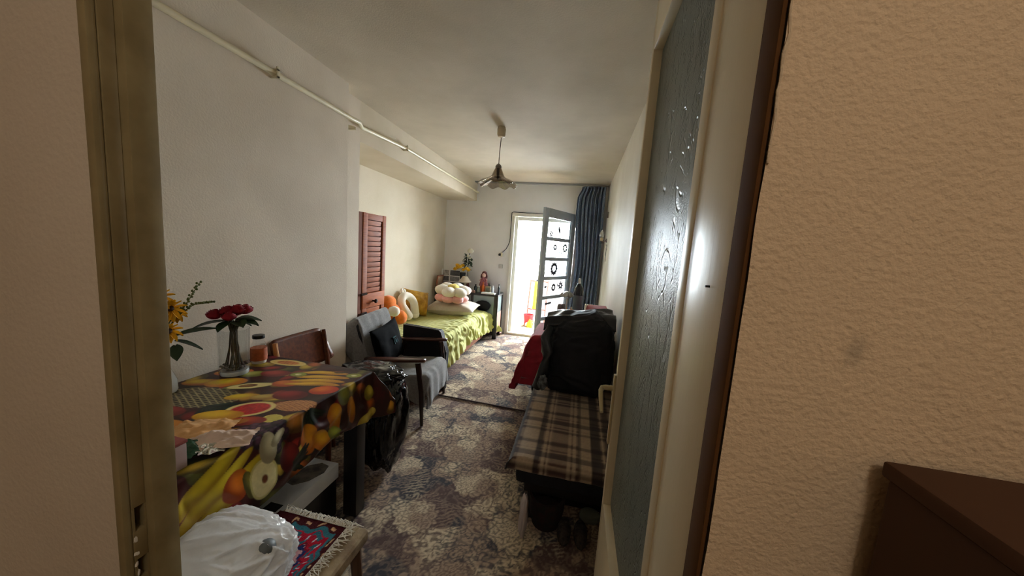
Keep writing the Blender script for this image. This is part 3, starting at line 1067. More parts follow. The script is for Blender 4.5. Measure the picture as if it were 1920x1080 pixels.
# orange plush
to = thing('orange_plush', 'bright orange lumpy plush cushion at the near end of the bed beside the louvred door', 'plush toy', (-2.15, 3.45, ZB_))
b = B()
ell(b, (-2.24, 3.60, ZB_ + .24), (.09, .12, .10), nz=.1)
ell(b, (-2.20, 3.62, ZB_ + .13), (.10, .11, .12), nz=.1)
obj('body', b, M['orange_plush'], to, smooth=3.2)
b = B()
ell(b, (-2.07, 3.60, ZB_ + .085), (.08, .08, .088), nz=.1)
obj('paw', b, M['orange_plush'], to, smooth=3.2)
b = B()
ell(b, (-2.08, 3.47, ZB_ + .18), (.07, .065, .062), nz=.05)
obj('muzzle', b, M['white_plush'], to, smooth=3.2, label='white round muzzle')


def flower_cushion(name, label, c, R, rp, h, petal_m, centre_m, n=6, tilt=(0, 0), ph=0.0):
    t = thing(name, label, 'cushion', (c[0], c[1], c[2] - h))
    Mr = E(tilt[0], tilt[1], ph)
    for k in range(n):
        a = 2 * PI * k / n
        o_ = Mr @ Vector((R * math.cos(a), R * math.sin(a), 0))
        b_ = B()
        ell(b_, (c[0] + o_.x, c[1] + o_.y, c[2] + o_.z), (rp * 1.15, rp * 1.0, h), Mr @ Matrix.Rotation(a, 3, 'Z'), nz=.07, ns=2.5)
        obj('petal', b_, petal_m, t, smooth=3.2)
    b_ = B()
    o_ = Mr @ Vector((0, 0, h * .45))
    ell(b_, (c[0] + o_.x, c[1] + o_.y, c[2] + o_.z), (R * .62, R * .62, h * .8), Mr, nz=.05)
    obj('centre', b_, centre_m, t, smooth=3.2)
    return t


flower_cushion('pink_flower_cushion', 'pink flower shaped plush cushion lying flat between the pillow and the white flower cushion', (-1.79, 4.53, ZB_ + .235), .145, .092, .062, M['pink_plush'], M['pink_plush'], 7, (0, .04), .25)
flower_cushion('white_flower_cushion', 'white flower shaped plush cushion with yellow centre on top of the stack', (-1.77, 4.53, ZB_ + .350), .150, .100, .070, M['white_plush'], M['yellow_plush'], 6, (.16, .02), .5)

# ------------------------------------------------------------------ VANITY CABINET AT THE FAR END
tv = thing('glass_cabinet', 'black framed low cabinet with glass end panel behind the head of the bed', 'cabinet', (-1.75, 5.32, 0))
CX0, CX1, CY0, CY1, CZ = -2.34, -1.235, 5.13, 5.52, .745
obj('top', box(CX0, CX1, CY0, CY1, CZ - .03, CZ, .004), M['black'], tv)
for x in (CX0 + .022, CX1 - .045):
    for y in (CY0 + .03, CY1 - .03):
        obj('leg', box(x - .022, x + (.045 if x > -2 else .022), y - .022, y + .022, .014, CZ - .03, .004), M['black'], tv)
obj('shelf', box(CX0 + .02, CX1 - .02, CY0 + .03, CY1 - .03, .36, .38, .003), mat('pinkish_board', rgb(150, 104, 96), .5, var=.1), tv)
obj('lower_panel', box(CX1 - .03, CX1 - .012, CY0 + .055, CY1 - .055, .10, .44, .003), mat('pink_panel', rgb(168, 122, 112), .5, var=.1), tv)
obj('glass_panel', box(CX1 - .024, CX1 - .018, CY0 + .055, CY1 - .055, .44, CZ - .03), mat('pale_cabinet_glass', rgb(190, 206, 208), .1, trans=.5), tv, smooth=None)
obj('glass_door', box(CX1 - .42, CX1 - .07, CY0 + .02, CY0 + .026, .40, CZ - .03), mat('pale_cabinet_glass2', rgb(176, 196, 200), .1, trans=.5), tv, smooth=None)
obj('door_post', box(CX1 - .46, CX1 - .42, CY0 + .010, CY0 + .05, .10, CZ - .03, .003), M['black'], tv)

obj('head_roll', ell(B(), (-1.47, 5.105, .56), (.13, .045, .085), nz=.12, ns=3), M['black_cloth'], smooth=3.2, label='round black cushion wedged between bed end and cabinet', cat='cushion', loc=(-1.47, 5.1, .5))
# items on the cabinet
tg = thing('photo_grid', 'white lattice photo frame with grey pictures leaning on the wall behind the bed', 'photo frame', (-2.2, 5.45, CZ))
fx0, fx1, fz0, fz1 = -2.385 + .03, -2.02, CZ + .002, 1.075
b_m = M['white']
for x in (fx0, (fx0 + fx1) / 2 - .03, fx1):
    obj('bar', box(x - .008, x + .008, 5.452, 5.468, fz0, fz1, .002), b_m, tg)
for z in (fz0 + .01, .86, .96, fz1 - .008):
    obj('bar', box(fx0, fx1, 5.453, 5.467, z - .007, z + .007, .002), b_m, tg)
pcs = [rgb(96, 96, 98), rgb(70, 68, 70), rgb(128, 124, 120), rgb(84, 74, 74), rgb(110, 110, 112), rgb(60, 62, 66)]
xs_ = [fx0, (fx0 + fx1) / 2 - .03, fx1]
zs_ = [fz0 + .01, .86, .96, fz1 - .008]
q = 0
for i in range(2):
    for j in range(3):
        obj('picture', box(xs_[i] + .009, xs_[i + 1] - .009, 5.470, 5.474, zs_[j] + .008, zs_[j + 1] - .008), mat('grey_picture', pcs[q], .5, col2=tuple(list(np.array(pcs[q][:3]) * 2.2) + [1]), vscale=22), tg)
        q += 1
# small brown leaning frame at the niche corner
t_ = thing('brown_frame', 'brown wooden picture frame leaning in the corner at the head of the bed', 'picture frame', (-2.30, 5.2, CZ))
Mf = Matrix.Translation((-2.33, 5.18, CZ + .002)) @ Matrix.Rotation(.10, 4, 'Y')
obj('frame', box(0, .02, -.04, .20, 0, .235, .004, M=Mf), M['bed_wood'], t_)
obj('print', box(.0205, .023, -.015, .175, .025, .21, M=Mf), mat('pale_print', rgb(176, 148, 118), .7, var=.3, vscale=18), t_)


def leafp(bm, c, d, L, W, n=6, droop=.25):
    d = Vector(d).normalized()
    s = d.cross(Vector((0, 0, 1)))
    if s.length < .05:
        s = Vector((1, 0, 0))
    s.normalize()
    up = s.cross(d)
    rows = []
    for k in range(n + 1):
        t = k / n
        w = W * math.sin(PI * min(t * .93 + .05, 1)) ** .8
        p = Vector(c) + d * (L * t) - Vector((0, 0, 1)) * droop * L * t * t
        rows.append((bm.verts.new(p - s * w + up * .45 * w), bm.verts.new(p - up * .004), bm.verts.new(p + s * w + up * .10 * w)))
    for k in range(n):
        a, b2 = rows[k], rows[k + 1]
        bm.faces.new((a[0], a[1], b2[1], b2[0]))
        bm.faces.new((a[1], a[2], b2[2], b2[1]))
    return bm


def rose_bm(bm, c, R, layers=4, tilt=0.0):
    for L in range(layers):
        k = 3 + L
        r = R * (.28 + .72 * (L + 1) / layers)
        for q_ in range(k):
            a0 = 2 * PI * q_ / k + L * .7
            Mr = Matrix.Rotation(a0, 3, 'Z')
            nn = 5
            vs = []
            for i in range(nn + 1):
                for j in range(nn + 1):
                    u, v = -1 + 2 * i / nn, j / nn
                    th = u * (PI / k) * 1.25
                    rad_ = r * (.35 + .65 * math.sin(v * PI * .62)) + (v > .85) * r * .08
                    h_ = R * (-.75 + 1.45 * v * (1 - .12 * L) - .22 * u * u * v)
                    vs.append(bm.verts.new(Mr @ Vector((rad_ * math.cos(th), rad_ * math.sin(th), h_)) + Vector(c)))
            for i in range(nn):
                for j in range(nn):
                    a_ = i * (nn + 1) + j
                    bm.faces.new((vs[a_], vs[a_ + 1], vs[a_ + nn + 2], vs[a_ + nn + 1]))
    ell(bm, c, (R * .42, R * .42, R * .65), sub=2)
    return bm


# dark vase with yellow flowers, and tall white roses
tvz = thing('yellow_flower_vase', 'slim dark vase of yellow flowers on the black cabinet', 'vase', (-2.0, 5.40, CZ))
obj('vase', lathe(B(), [(0, CZ), (.035, CZ), (.03, CZ + .05), (.035, CZ + .16), (.055, CZ + .30), (.045, CZ + .30), (0, CZ + .20)], (-1.95, 5.38, 0), 20), mat('dark_green_vase', rgb(40, 46, 44), .3), tvz)
for k in range(9):
    a = k * 2.4
    rr_ = .035 + .03 * (k % 3)
    c_ = (-1.985 + rr_ * 1.5 * math.cos(a), 5.37 + rr_ * .7 * math.sin(a), 1.10 + .022 * (k % 4))
    b = B()
    ell(b, c_, (.032, .032, .026), nz=.5, ns=4, sub=3)
    obj('flower', b, M['yellow'], tvz, smooth=3.2)
tvw = thing('white_rose_vase', 'tall white artificial roses with dark leaves on the black cabinet', 'flowers', (-1.88, 5.42, CZ))
obj('vase', lathe(B(), [(0, CZ), (.03, CZ), (.034, CZ + .06), (.018, CZ + .13), (.02, CZ + .16), (0, CZ + .16)], (-1.86, 5.42, 0), 18), mat('red_vase', rgb(120, 50, 50), .4), tvw)
b = B()
tube(b, [(-1.86, 5.42, CZ + .15), (-1.875, 5.42, 1.15), (-1.87, 5.42, 1.28), (-1.845, 5.41, 1.40)], .006, 6)
tube(b, [(-1.875, 5.42, 1.12), (-1.85, 5.40, 1.24), (-1.83, 5.39, 1.33)], .005, 6)
obj('stem', b, M['leaf'], tvw)
for c_, R_ in (((-1.835, 5.41, 1.425), .058), ((-1.865, 5.39, 1.335), .030), ((-1.830, 5.38, 1.30), .026)):
    obj('rose', rose_bm(B(), c_, R_), M['white_petal'], tvw, smooth=3.2)
b = B()
for k in range(20):
    a = k * 2.1
    leafp(b, (-1.875 + .02 * math.cos(a), 5.40, 1.17 + .008 * k), (math.cos(a), -.35, .9 * math.sin(a * 1.3)), .085, .028, 5, .2)
for k in range(3):
    leafp(b, (-1.87, 5.41, 1.10), (1 - k, -.3, .05), .09, .016, 5, .1)
obj('leaves', b, M['leaf'], tvw, smooth=3.2, kind='stuff')
# pale shade-like lamp
tml = thing('small_table_lamp', 'small pale fabric shade lamp on the cabinet behind the flower cushions', 'lamp', (-1.86, 5.28, CZ))
obj('shade', lathe(B(), [(.03, .995), (.045, .99), (.06, .965), (.085, .93), (.11, .905), (.105, .895), (.07, .90), (.05, .88), (0, .88)], (-1.86, 5.27, 0), 26), mat('pale_shade', rgb(204, 196, 180), .8), tml)
obj('base', lathe(B(), [(0, CZ), (.05, CZ), (.045, CZ + .02), (.022, CZ + .05), (.03, CZ + .09), (.012, CZ + .13), (0, CZ + .14)], (-1.86, 5.27, 0), 20), mat('beige_ceramic', rgb(190, 180, 160), .4), tml)
# doll
tdl = thing('doll', 'small doll with dark red headscarf and dress standing on the cabinet', 'doll', (-1.58, 5.44, CZ))
dz = CZ + .10
obj('box_stand', box(-1.63, -1.53, 5.40, 5.48, CZ, CZ + .10, .003), mat('orange_box', rgb(170, 92, 48), .6), tdl)
obj('dress', lathe(B(), [(0, dz), (.075, dz), (.068, dz + .04), (.045, dz + .10), (.035, dz + .13), (.02, dz + .15), (0, dz + .15)], (-1.58, 5.44, 0), 22, lambda r, z, a, j: (r * (1 + .06 * math.cos(8 * a)), z)), mat('maroon_dress', rgb(116, 38, 46), .8, col2=rgb(164, 110, 120), vscale=50), tdl)
obj('head', ell(B(), (-1.58, 5.435, dz + .18), (.036, .034, .042)), mat('doll_skin', rgb(226, 186, 168), .6), tdl, smooth=3.2)
b = B()
ell(b, (-1.58, 5.452, dz + .195), (.048, .036, .055), nz=.1)
ell(b, (-1.625, 5.44, dz + .155), (.016, .018, .045), nz=.1)
ell(b, (-1.535, 5.44, dz + .155), (.016, .018, .045), nz=.1)
obj('hair', b, mat('auburn_hair', rgb(92, 48, 46), .7), tdl, smooth=3.2)
sleeve = mat('pink_sleeve', rgb(200, 150, 150), .7)
for sg in (-1, 1):
    obj('arm', tube(B(), [(-1.58 + sg * .03, 5.43, dz + .13), (-1.58 + sg * .065, 5.42, dz + .09), (-1.58 + sg * .045, 5.40, dz + .07)], [.012, .010, .008], 8), sleeve, tdl, smooth=3.2)
# perfume bottles and boxes
def bottle(name, label, x, y, z, r, h, m, cap, n=14, neck=.35):
    t = thing(name, label, 'bottle', (x, y, z), 'bottles on the black cabinet')
    obj('body', lathe(B(), [(0, z), (r, z), (r, z + h * .6), (r * .8, z + h * .72), (r * neck, z + h * .78), (r * neck, z + h * .82), (0, z + h * .82)], (x, y, 0), n), m, t)
    obj('cap', lathe(B(), [(0, z + h * .82), (r * .5, z + h * .82), (r * .45, z + h), (0, z + h)], (x, y, 0), n), cap, t)
    return t


bl = mat('dark_bottle', rgb(44, 52, 56), .2)
am = mat('orange_bottle', rgb(196, 96, 36), .25)
cl = mat('pale_bottle', rgb(190, 200, 204), .15)
for nm, lb_, x, y, r, h, m_, cp in (
    ('perfume_bottle', 'dark squat bottle left of the doll on the cabinet', -1.70, 5.38, .028, .12, bl, M['black']),
    ('perfume_bottle', 'tall orange bottle in front of the doll on the cabinet', -1.555, 5.33, .022, .17, am, am),
    ('perfume_bottle', 'pale glass bottle with white cap near the right end of the cabinet', -1.375, 5.30, .020, .13, cl, M['white']),
    ('perfume_bottle', 'tall slim black bottle at the right end of the cabinet', -1.262, 5.26, .018, .17, bl, M['black']),
    ('perfume_bottle', 'dark bottle right of the doll on the cabinet', -1.47, 5.40, .030, .16, bl, M['black']),
    ('perfume_bottle', 'greenish glass jar left of the tall orange bottle', -1.625, 5.31, .030, .10, mat('green_jar', rgb(120, 130, 120), .2), M['white'])):
    bottle(nm, lb_, x, y, CZ, r, h, m_, cp)
t_ = thing('card_box', 'small tan picture box standing beside the orange bottle on the cabinet', 'box', (-1.46, 5.32, CZ))
obj('body', box(-1.51, -1.42, 5.31, 5.34, CZ, CZ + .11, .003), mat('tan_card', rgb(176, 150, 110), .6, col2=rgb(110, 110, 90), vscale=30), t_)
obj('front_print', box(-1.50, -1.43, 5.3085, 5.3098, CZ + .02, CZ + .09), mat('green_print', rgb(110, 112, 92), .6, var=.4, vscale=40), t_)
obj('white_tray', box(-1.53, -1.30, 5.14, 5.235, CZ, CZ + .025, .006), M['white'], label='flat white tray on the front edge of the cabinet top', cat='tray', loc=(-1.4, 5.19, CZ))
for k, (x, c_) in enumerate(((-1.80, (200, 168, 160)), (-1.755, (120, 80, 74)), (-1.71, (214, 190, 180)), (-1.665, (150, 120, 110)))):
    obj('trinket', lathe(B(), [(0, CZ), (.018, CZ), (.02, CZ + .02), (.012, CZ + .04), (0, CZ + .045)], (x, 5.19, 0), 12), mat('trinket_paint', rgb(*c_), .4), label='%s in the row of tiny cosmetic pots along the cabinet front' % ('leftmost beige pot', 'dark red pot', 'pale pink pot', 'rightmost brown pot')[k], cat='pot', group='cosmetic pots on the cabinet', loc=(x, 5.19, CZ))
# bundled shoe at the wall by the door frame
shoe_m = mat('brown_leather', rgb(70, 44, 38), .4)
for k, lb_ in enumerate(('left shoe of the small dark pair beside the balcony door frame', 'right shoe of the small dark pair beside the balcony door frame')):
    b = B()
    ell(b, (-1.31 + .07 * k, 5.47, .05), (.032, .075, .036), nz=.05, zmin=.016)
    ell(b, (-1.31 + .07 * k, 5.50, .070), (.029, .045, .034), nz=.05)
    obj('dark_shoe', b, shoe_m, smooth=3.2, label=lb_, cat='shoe', group='dark shoes by the door frame', loc=(-1.31 + .07 * k, 5.47, .014))

# ------------------------------------------------------------------ ARMCHAIR
ax_, ay_ = -1.43, 2.655
aa = math.radians(7)
AM = Matrix.Translation((ax_, ay_, 0)) @ Matrix.Rotation(aa, 4, 'Z')
ta = thing('armchair', 'mid-century armchair with dark wooden arms and tapered legs, draped in a grey throw', 'armchair', (ax_, ay_, 0))
def at(f, s, z):
    return AM @ Vector((f, s, z))


W2 = .315
for s in (-1, 1):
    b = B()
    tube(b, [at(.25, s * W2, .016), at(.235, s * W2, .30), at(.20, s * W2, .545)], [.013, .020, .024], 10)
    obj('leg', b, M['dark_wood'], ta)
    b = B()
    tube(b, [at(-.30, s * (W2 - .03), .016), at(-.22, s * (W2 - .01), .30), at(-.17, s * W2, .50)], [.013, .020, .022], 10)
    obj('leg', b, M['dark_wood'], ta)
    b = B()
    sheet(b, lambda u, v, s=s: at(-.24 + .50 * u, s * W2 + (v - .5) * (.030 + .035 * math.sin(PI * min(1, u * .9 + .1))), .535 + .035 * u + .0), 14, 4)
    ar = obj('arm', b, mat('arm_wood', rgb(78, 42, 30), .3, var=.3, vscale=6), ta)
    md = ar.modifiers.new('thickness', 'SOLIDIFY')
    md.thickness = .022
    md.offset = 0
    b = B()
    tube(b, [at(-.20, s * (W2 - .04), .30), at(.22, s * (W2 - .04), .33)], .016, 8)
    obj('side_rail', b, M['dark_wood'], ta)
# upholstered seat and back (dark) under the throw
SM = AM @ Matrix.Translation((.0, 0, .335)) @ Matrix.Rotation(-.10, 4, 'Y')
obj('seat', bx(B(), -.24, .25, -.255, .255, -.06, .035, .03, M=SM), M['black_cloth'], ta)
BM = AM @ Matrix.Translation((-.225, 0, .36)) @ Matrix.Rotation(-.27, 4, 'Y')
obj('backrest', bx(B(), -.05, .025, -.285, .285, -.02, .475, .03, M=BM), M['black_cloth'], ta)
# grey throw over back, seat and front
prof = []
def pf(t):
    # points (f, z) along the throw, back top -> seat -> front hem
    pts_ = [(-.385, .60), (-.385, .76), (-.368, .850), (-.335, .845), (-.305, .76), (-.262, .60), (-.215, .43), (-.16, .385), (.0, .388), (.15, .408), (.235, .415), (.275, .385), (.290, .30), (.300, .175)]
    L_ = [0]
    for i in range(1, len(pts_)):
        L_.append(L_[-1] + math.dist(pts_[i], pts_[i - 1]))
    d_ = t * L_[-1]
    for i in range(1, len(pts_)):
        if d_ <= L_[i] + 1e-9:
            k = (d_ - L_[i - 1]) / (L_[i] - L_[i - 1])
            return pts_[i - 1][0] + (pts_[i][0] - pts_[i - 1][0]) * k, pts_[i - 1][1] + (pts_[i][1] - pts_[i - 1][1]) * k
    return pts_[-1]


def throw_f(u, v):
    f_, z_ = pf(u)
    s_ = -1.75 + 2.75 * v
    wid = .272 + .030 * (u < .45)
    over = max(0, -1 - s_) * wid
    s_ = max(s_, -1)
    e = max(0, abs(s_) - .86) / .14
    z2 = z_ - (.03 * e * e if .5 < u < .86 else .05 * e * e)
    f2 = f_ - (.05 * e * e if u < .45 else 0) + .006 * math.sin(v * 26) * max(0, u - .8) * 5
    n_ = .006 * noise.noise(Vector((f_ * 9, s_ * 3.5, z_ * 9)))
    y_ = s_ * wid
    if over > 0:
        k = float(S(.52, .84, np.float64(u)) * (1 - S(.86, .93, np.float64(u)))) if u > .45 else .95 * float(1 - S(.30, .45, np.float64(u)))
        if u >= .86:
            k = .12
        z2 -= over * k
        y_ -= .03 * min(1, over / .05) + .01 * math.sin(u * 40)
        f2 -= over * (.05 if u > .8 else 0)
    return at(f2 + n_, y_ + .006 * math.sin(u * 30), max(z2 + n_ + .006, .17))


th = obj('throw', sheet(B(), throw_f, 100, 60), M['grey_cloth'], None, smooth=3.2, label='grey woven throw spread over the armchair seat and back', cat='throw', loc=(ax_, ay_, .4))
md = th.modifiers.new('thickness', 'SOLIDIFY')
md.thickness = .008
md.offset = 1
# black cushion with a small turquoise print
tcq = thing('black_cushion', 'black cushion with a small turquoise drawing leaning on the armchair back', 'cushion', at(-.17, -.02, .44))
CMx = AM @ Matrix.Translation((-.185, -.02, .590)) @ Matrix.Rotation(-.27, 4, 'Y') @ Matrix.Rotation(PI / 2, 4, 'Y') @ Matrix.Rotation(.06, 4, 'Z')
obj('cover', pillow(B(), CMx.translation, (.185, .25, .055), CMx.to_3x3()), mat('jet_cloth', rgb(6, 6, 7), .95, spec=.1), tcq, smooth=3.2)
b = B()
for k, (y0_, h_) in enumerate(((-.02, .05), (.0, .07), (.02, .06), (.035, .045))):
    tube(b, [CMx @ Vector((.05 - h_, y0_ + .02, .058)), CMx @ Vector((.02, y0_ + .02 + .01 * (k % 2), .0605)), CMx @ Vector((-.05 + h_ * .3, y0_ + .025, .058))], .0028, 6)
for q in range(5):
    tube(b, [CMx @ Vector((-.045, -.005 + q * .012, .059)), CMx @ Vector((-.035, .002 + q * .012, .060))], .003, 6)
obj('drawing', b, mat('turquoise_print', rgb(70, 120, 130), .7), tcq, label='small turquoise drawing')
# black flat case standing between armchair and bed
tcs = thing('black_case', 'flat black case standing between the armchair and the bed', 'case', (-1.45, 3.08, .014))
obj('shell', prism(B(), [(-1.72, .016), (-1.245, .016), (-1.235, .42), (-1.30, .615), (-1.32, .635), (-1.72, .652)], 3.055, 3.12, 'y'), M['black_cloth'], tcs)
obj('edge_piping', tube(B(), [(-1.72, 3.055, .655), (-1.33, 3.055, .640), (-1.303, 3.055, .618), (-1.238, 3.055, .42)], .004, 6), mat('grey_piping', rgb(120, 116, 110), .6), tcs)

# ------------------------------------------------------------------ GARBAGE BAG
def lump(c, r, nz, ns, seed, sub=5, p=.8, zmin=None, crease=.0, cs=6.0):
    b_ = B()
    q_ = bmesh.ops.create_icosphere(b_, subdivisions=sub, radius=1.0)
    for v in q_['verts']:
        d = v.co.normalized()
        d2 = Vector([math.copysign(abs(t) ** p, t) for t in d])
        k = 1 + nz * noise.noise(d * ns + Vector((seed, 0, 0)))
        k += nz * .45 * noise.noise(d * ns * 2.7 + Vector((0, seed, 0)))
        if crease:
            rr_ = abs(noise.noise(Vector((d.x * cs, d.y * cs, d.z * cs * .5)) + Vector((0, 0, seed))))
            k -= crease * (1 - min(rr_ / .12, 1)) ** 1.5
            rr_ = abs(noise.noise(d * cs * 2.1 + Vector((seed, 3, 1))))
            k -= crease * .5 * (1 - min(rr_ / .15, 1)) ** 1.5
        v.co = Vector((d2.x * r[0], d2.y * r[1], d2.z * r[2])) * k + Vector(c)
        if zmin is not None and v.co.z < zmin:
            v.co.z = zmin + (v.co.z - zmin) * .01
    return b_


tgb = thing('garbage_bag', 'shiny black plastic bag slumped between the fruit table and the armchair', 'bag', (-1.14, 1.85, .01))
obj('body', lump((-1.135, 1.84, .34), (.115, .17, .32), .16, 2.2, 4.0, 5, .8, .012, .06), M['black_plastic'], tgb, smooth=3.2)
obj('folded_top', lump((-1.27, 1.86, .635), (.22, .15, .055), .2, 2.6, 9.0, 5, .9, None, .07), M['black_plastic'], tgb, smooth=3.2)

# ------------------------------------------------------------------ TABLE AND FRUIT CLOTH
TX0, TX1, TY0, TY1, TZ = -1.722, -1.035, .47, 1.525, .800
tt = thing('dining_table', 'dark dining table with square legs under a fruit printed oilcloth', 'table', (-1.38, 1.0, 0))
obj('tabletop', box(TX0 + .006, TX1 - .006, TY0 + .006, TY1 - .006, TZ - .03, TZ - .003, .003), M['dark_wood'], tt)
obj('apron', box(TX0 + .05, TX1 - .03, TY0 + .05, TY1 - .03, TZ - .12, TZ - .031, .003), M['black'], tt)
for x in (TX0 + .05, TX1 - .055):
    for y in (TY0 + .06, TY1 - .055):
        obj('leg', box(x - .040, x + .040, y - .035, y + .035, .013, TZ - .121, .004), M['black'], tt)

P, U, V = drape(TX0, TX1, TY0, TY1, TZ + .001, (0, .245), (0, .17), .0032, .03, .006, .006, 22.0)
P[..., 1] = np.where(P[..., 0] < -1.25, np.minimum(P[..., 1], 1.532), P[..., 1])
# hem sags a little more at the far corner
hemd = np.maximum(U - TX1, 0)
P[..., 2] -= hemd * .10 * np.sin(V * 9)
P[..., 2] += (U < TX1 - .01) * (V < TY1 - .01) * .0012 * np.sin(U * 31 + 5 * fbm(U * 5, V * 5, 2)) * np.sin(V * 23)
colr = np.zeros(U.shape + (3,))
n1 = fbm(U * 14, V * 14, 4)
colr[:] = nrgb(62, 18, 18)[None, None]
mm = S(.45, .6, n1)[..., None]
colr = colr * (1 - mm) + nrgb(44, 22, 18)[None, None] * mm
def put(mask, c):
    mk = mask[..., None]
    np.copyto(colr, colr * (1 - mk) + c * mk)


def loc_(cu_, cv_, ang_):
    x, y = U - cu_, V - cv_
    return x * math.cos(ang_) + y * math.sin(ang_), -x * math.sin(ang_) + y * math.cos(ang_)


def fruit(cu_, cv_, a, b_, ang_, c1, c2=None, bend=0.0, power=2.0, tex=.10):
    x, y = loc_(cu_, cv_, ang_)
    y = y - bend * (x * x - a * a * .4) / max(a, 1e-6)
    r = (np.abs(x / a) ** power + np.abs(y / b_) ** power) ** (1 / power)
    c1_ = nrgb(*c1)
    c2_ = nrgb(*(c2 or tuple(int(q_ * .62) for q_ in c1)))
    t = S(.15, 1.05, np.hypot(x / a + .25, y / b_ - .28))[..., None]
    c_ = c1_ * (1 - t) + c2_ * t
    c_ = c_ * (1 + tex * (fbm(U * 60, V * 60, 2) - .5)[..., None] * 2)
    put(1 - S(.96, 1.03, r), c_)
    return r


def slice_(cu_, cv_, a, b_, ang_, rind, flesh, core=None, cc=.5, power=2.0):
    r = fruit(cu_, cv_, a, b_, ang_, rind, rind, 0, power, .05)
    x, y = loc_(cu_, cv_, ang_)
    put(1 - S(.84, .90, r), nrgb(*flesh) * (1 + .25 * (fbm(U * 90, V * 90, 2) - .5))[..., None])
    if core:
        put(1 - S(cc - .06, cc + .04, r), nrgb(*core) * (1 + .7 * (vnoise(U * 170, V * 170) - .5))[..., None])
    return r


def grapes(cu_, cv_, L_, W_, ang_, c1, n=34, r=.019):
    rs = np.random.default_rng(int(abs(cu_ * 1000)))
    for k in range(n):
        s_ = rs.random() * 2 - 1
        t_ = (rs.random() * 2 - 1) * (1 - .5 * abs(s_))
        x, y = s_ * L_, t_ * W_
        fruit(cu_ + x * math.cos(ang_) - y * math.sin(ang_), cv_ + x * math.sin(ang_) + y * math.cos(ang_), r, r * .92, 0, c1, tuple(int(q_ * .35) for q_ in c1))


def pine(cu_, cv_, a, b_, ang_, c1, c2, sc=.028):
    x, y = loc_(cu_, cv_, ang_)
    r = np.hypot(x / a, y / b_)
    u1, v1 = (x + y * 1.5) / sc, (x - y * 1.5) / sc
    f1, f2 = np.abs((u1 % 1) - .5), np.abs((v1 % 1) - .5)
    lat = S(.36, .46, np.maximum(f1, f2))
    eye = 1 - S(.08, .2, np.hypot((u1 % 1) - .5, (v1 % 1) - .5))
    c_ = nrgb(*c1) * (1 - lat[..., None]) + nrgb(*c2) * lat[..., None]
    c_ = c_ * (1 - .5 * eye[..., None])
    put(1 - S(.95, 1.03, r), c_)


def leaves_(cu_, cv_, L_, ang_, c1, n=16):
    for k in range(n):
        a_ = ang_ + (k / (n - 1) - .5) * 1.5
        l_ = L_ * (.6 + .4 * _LAT[k, 3])
        fruit(cu_ + math.cos(a_) * l_ * .5, cv_ + math.sin(a_) * l_ * .5, l_ * .5, .010, a_, (c1[0] + 8 * (k % 3), c1[1] + 16 * (k % 3), c1[2] + 10 * (k % 3)), (16, 26, 20), .1)


rs0 = np.random.default_rng(5)
pal = [(150, 40, 34), (196, 140, 40), (120, 28, 30), (176, 92, 40), (200, 170, 60), (96, 96, 40), (140, 60, 44), (110, 30, 40), (184, 120, 50), (70, 24, 34)]
for k in range(120):
    c_ = pal[int(rs0.integers(len(pal)))]
    fruit(TX0 + rs0.random() * 1.0, TY0 + rs0.random() * 1.25, .035 + .03 * rs0.random(), .025 + .02 * rs0.random(), rs0.random() * 3, c_, tuple(int(q_ * .4) for q_ in c_))
# the top
pine(-1.50, 1.03, .17, .09, .15, (66, 58, 44), (168, 156, 112), .034)
leaves_(-1.40, .985, .20, -.2, (40, 60, 48))
fruit(-1.49, .90, .08, .045, .2, (176, 44, 40))
slice_(-1.507, 1.470, .105, .040, .05, (214, 196, 120), (216, 190, 110), (190, 112, 50), .62)
fruit(-1.61, 1.40, .07, .035, .3, (206, 186, 84), (150, 120, 40))
fruit(-1.625, 1.275, .08, .045, .5, (216, 188, 40), (190, 90, 40))
fruit(-1.525, 1.29, .058, .037, .6, (170, 170, 84), (110, 110, 40))
fruit(-1.636, 1.14, .075, .037, .45, (218, 190, 44), (180, 100, 40))
fruit(-1.545, 1.175, .082, .050, .5, (222, 196, 36), (196, 120, 40))
x, y = loc_(-1.409, 1.187, .62)
rA = np.hypot(x / .11, y / (.034 * (1 - .55 * np.clip(x / .11, 0, 1))))
put(1 - S(.95, 1.03, rA), nrgb(110, 116, 60))
put(1 - S(.82, .9, rA), nrgb(224, 208, 140))
fruit(-1.425, 1.178, .036, .017, .62, (150, 104, 52), (110, 70, 34))
fruit(-1.44, 1.333, .07, .040, .3, (164, 60, 52), (110, 30, 34))
fruit(-1.30, 1.255, .06, .036, .3, (206, 120, 60), (170, 70, 40))
for q_, (bu, bv) in enumerate(((-1.235, 1.42), (-1.20, 1.375), (-1.19, 1.33), (-1.185, 1.29))):
    fruit(bu, bv, .125, .021, .30, (226, 184, 60), (190, 134, 34), -.10)
fruit(-1.17, 1.455, .03, .01, .4, (90, 70, 30))
for cu_, cv_ in ((-1.334, 1.36), (-1.081, 1.445)):
    slice_(cu_, cv_, .042, .030, .3, (90, 72, 40), (140, 150, 60), (220, 220, 170), .35)
fruit(-1.093, 1.255, .062, .044, .4, (226, 116, 40), (190, 60, 34))
fruit(-1.35, 1.09, .065, .030, .5, (222, 196, 50), (190, 140, 40))
fruit(-1.262, 1.118, .06, .028, .4, (200, 176, 90), (160, 120, 60))
fruit(-1.185, 1.165, .07, .045, .3, (150, 44, 44), (100, 24, 30))
pine(-1.09, 1.10, .085, .048, .3, (206, 150, 96), (130, 60, 40), .018)
r = slice_(-1.225, 1.02, .085, .062, .5, (224, 206, 130), (226, 206, 140), (190, 40, 44), .80)
slice_(-1.09, .990, .036, .030, .2, (226, 210, 110), (200, 186, 90), None)
fruit(-1.16, .945, .07, .032, .4, (196, 80, 44), (140, 40, 34))
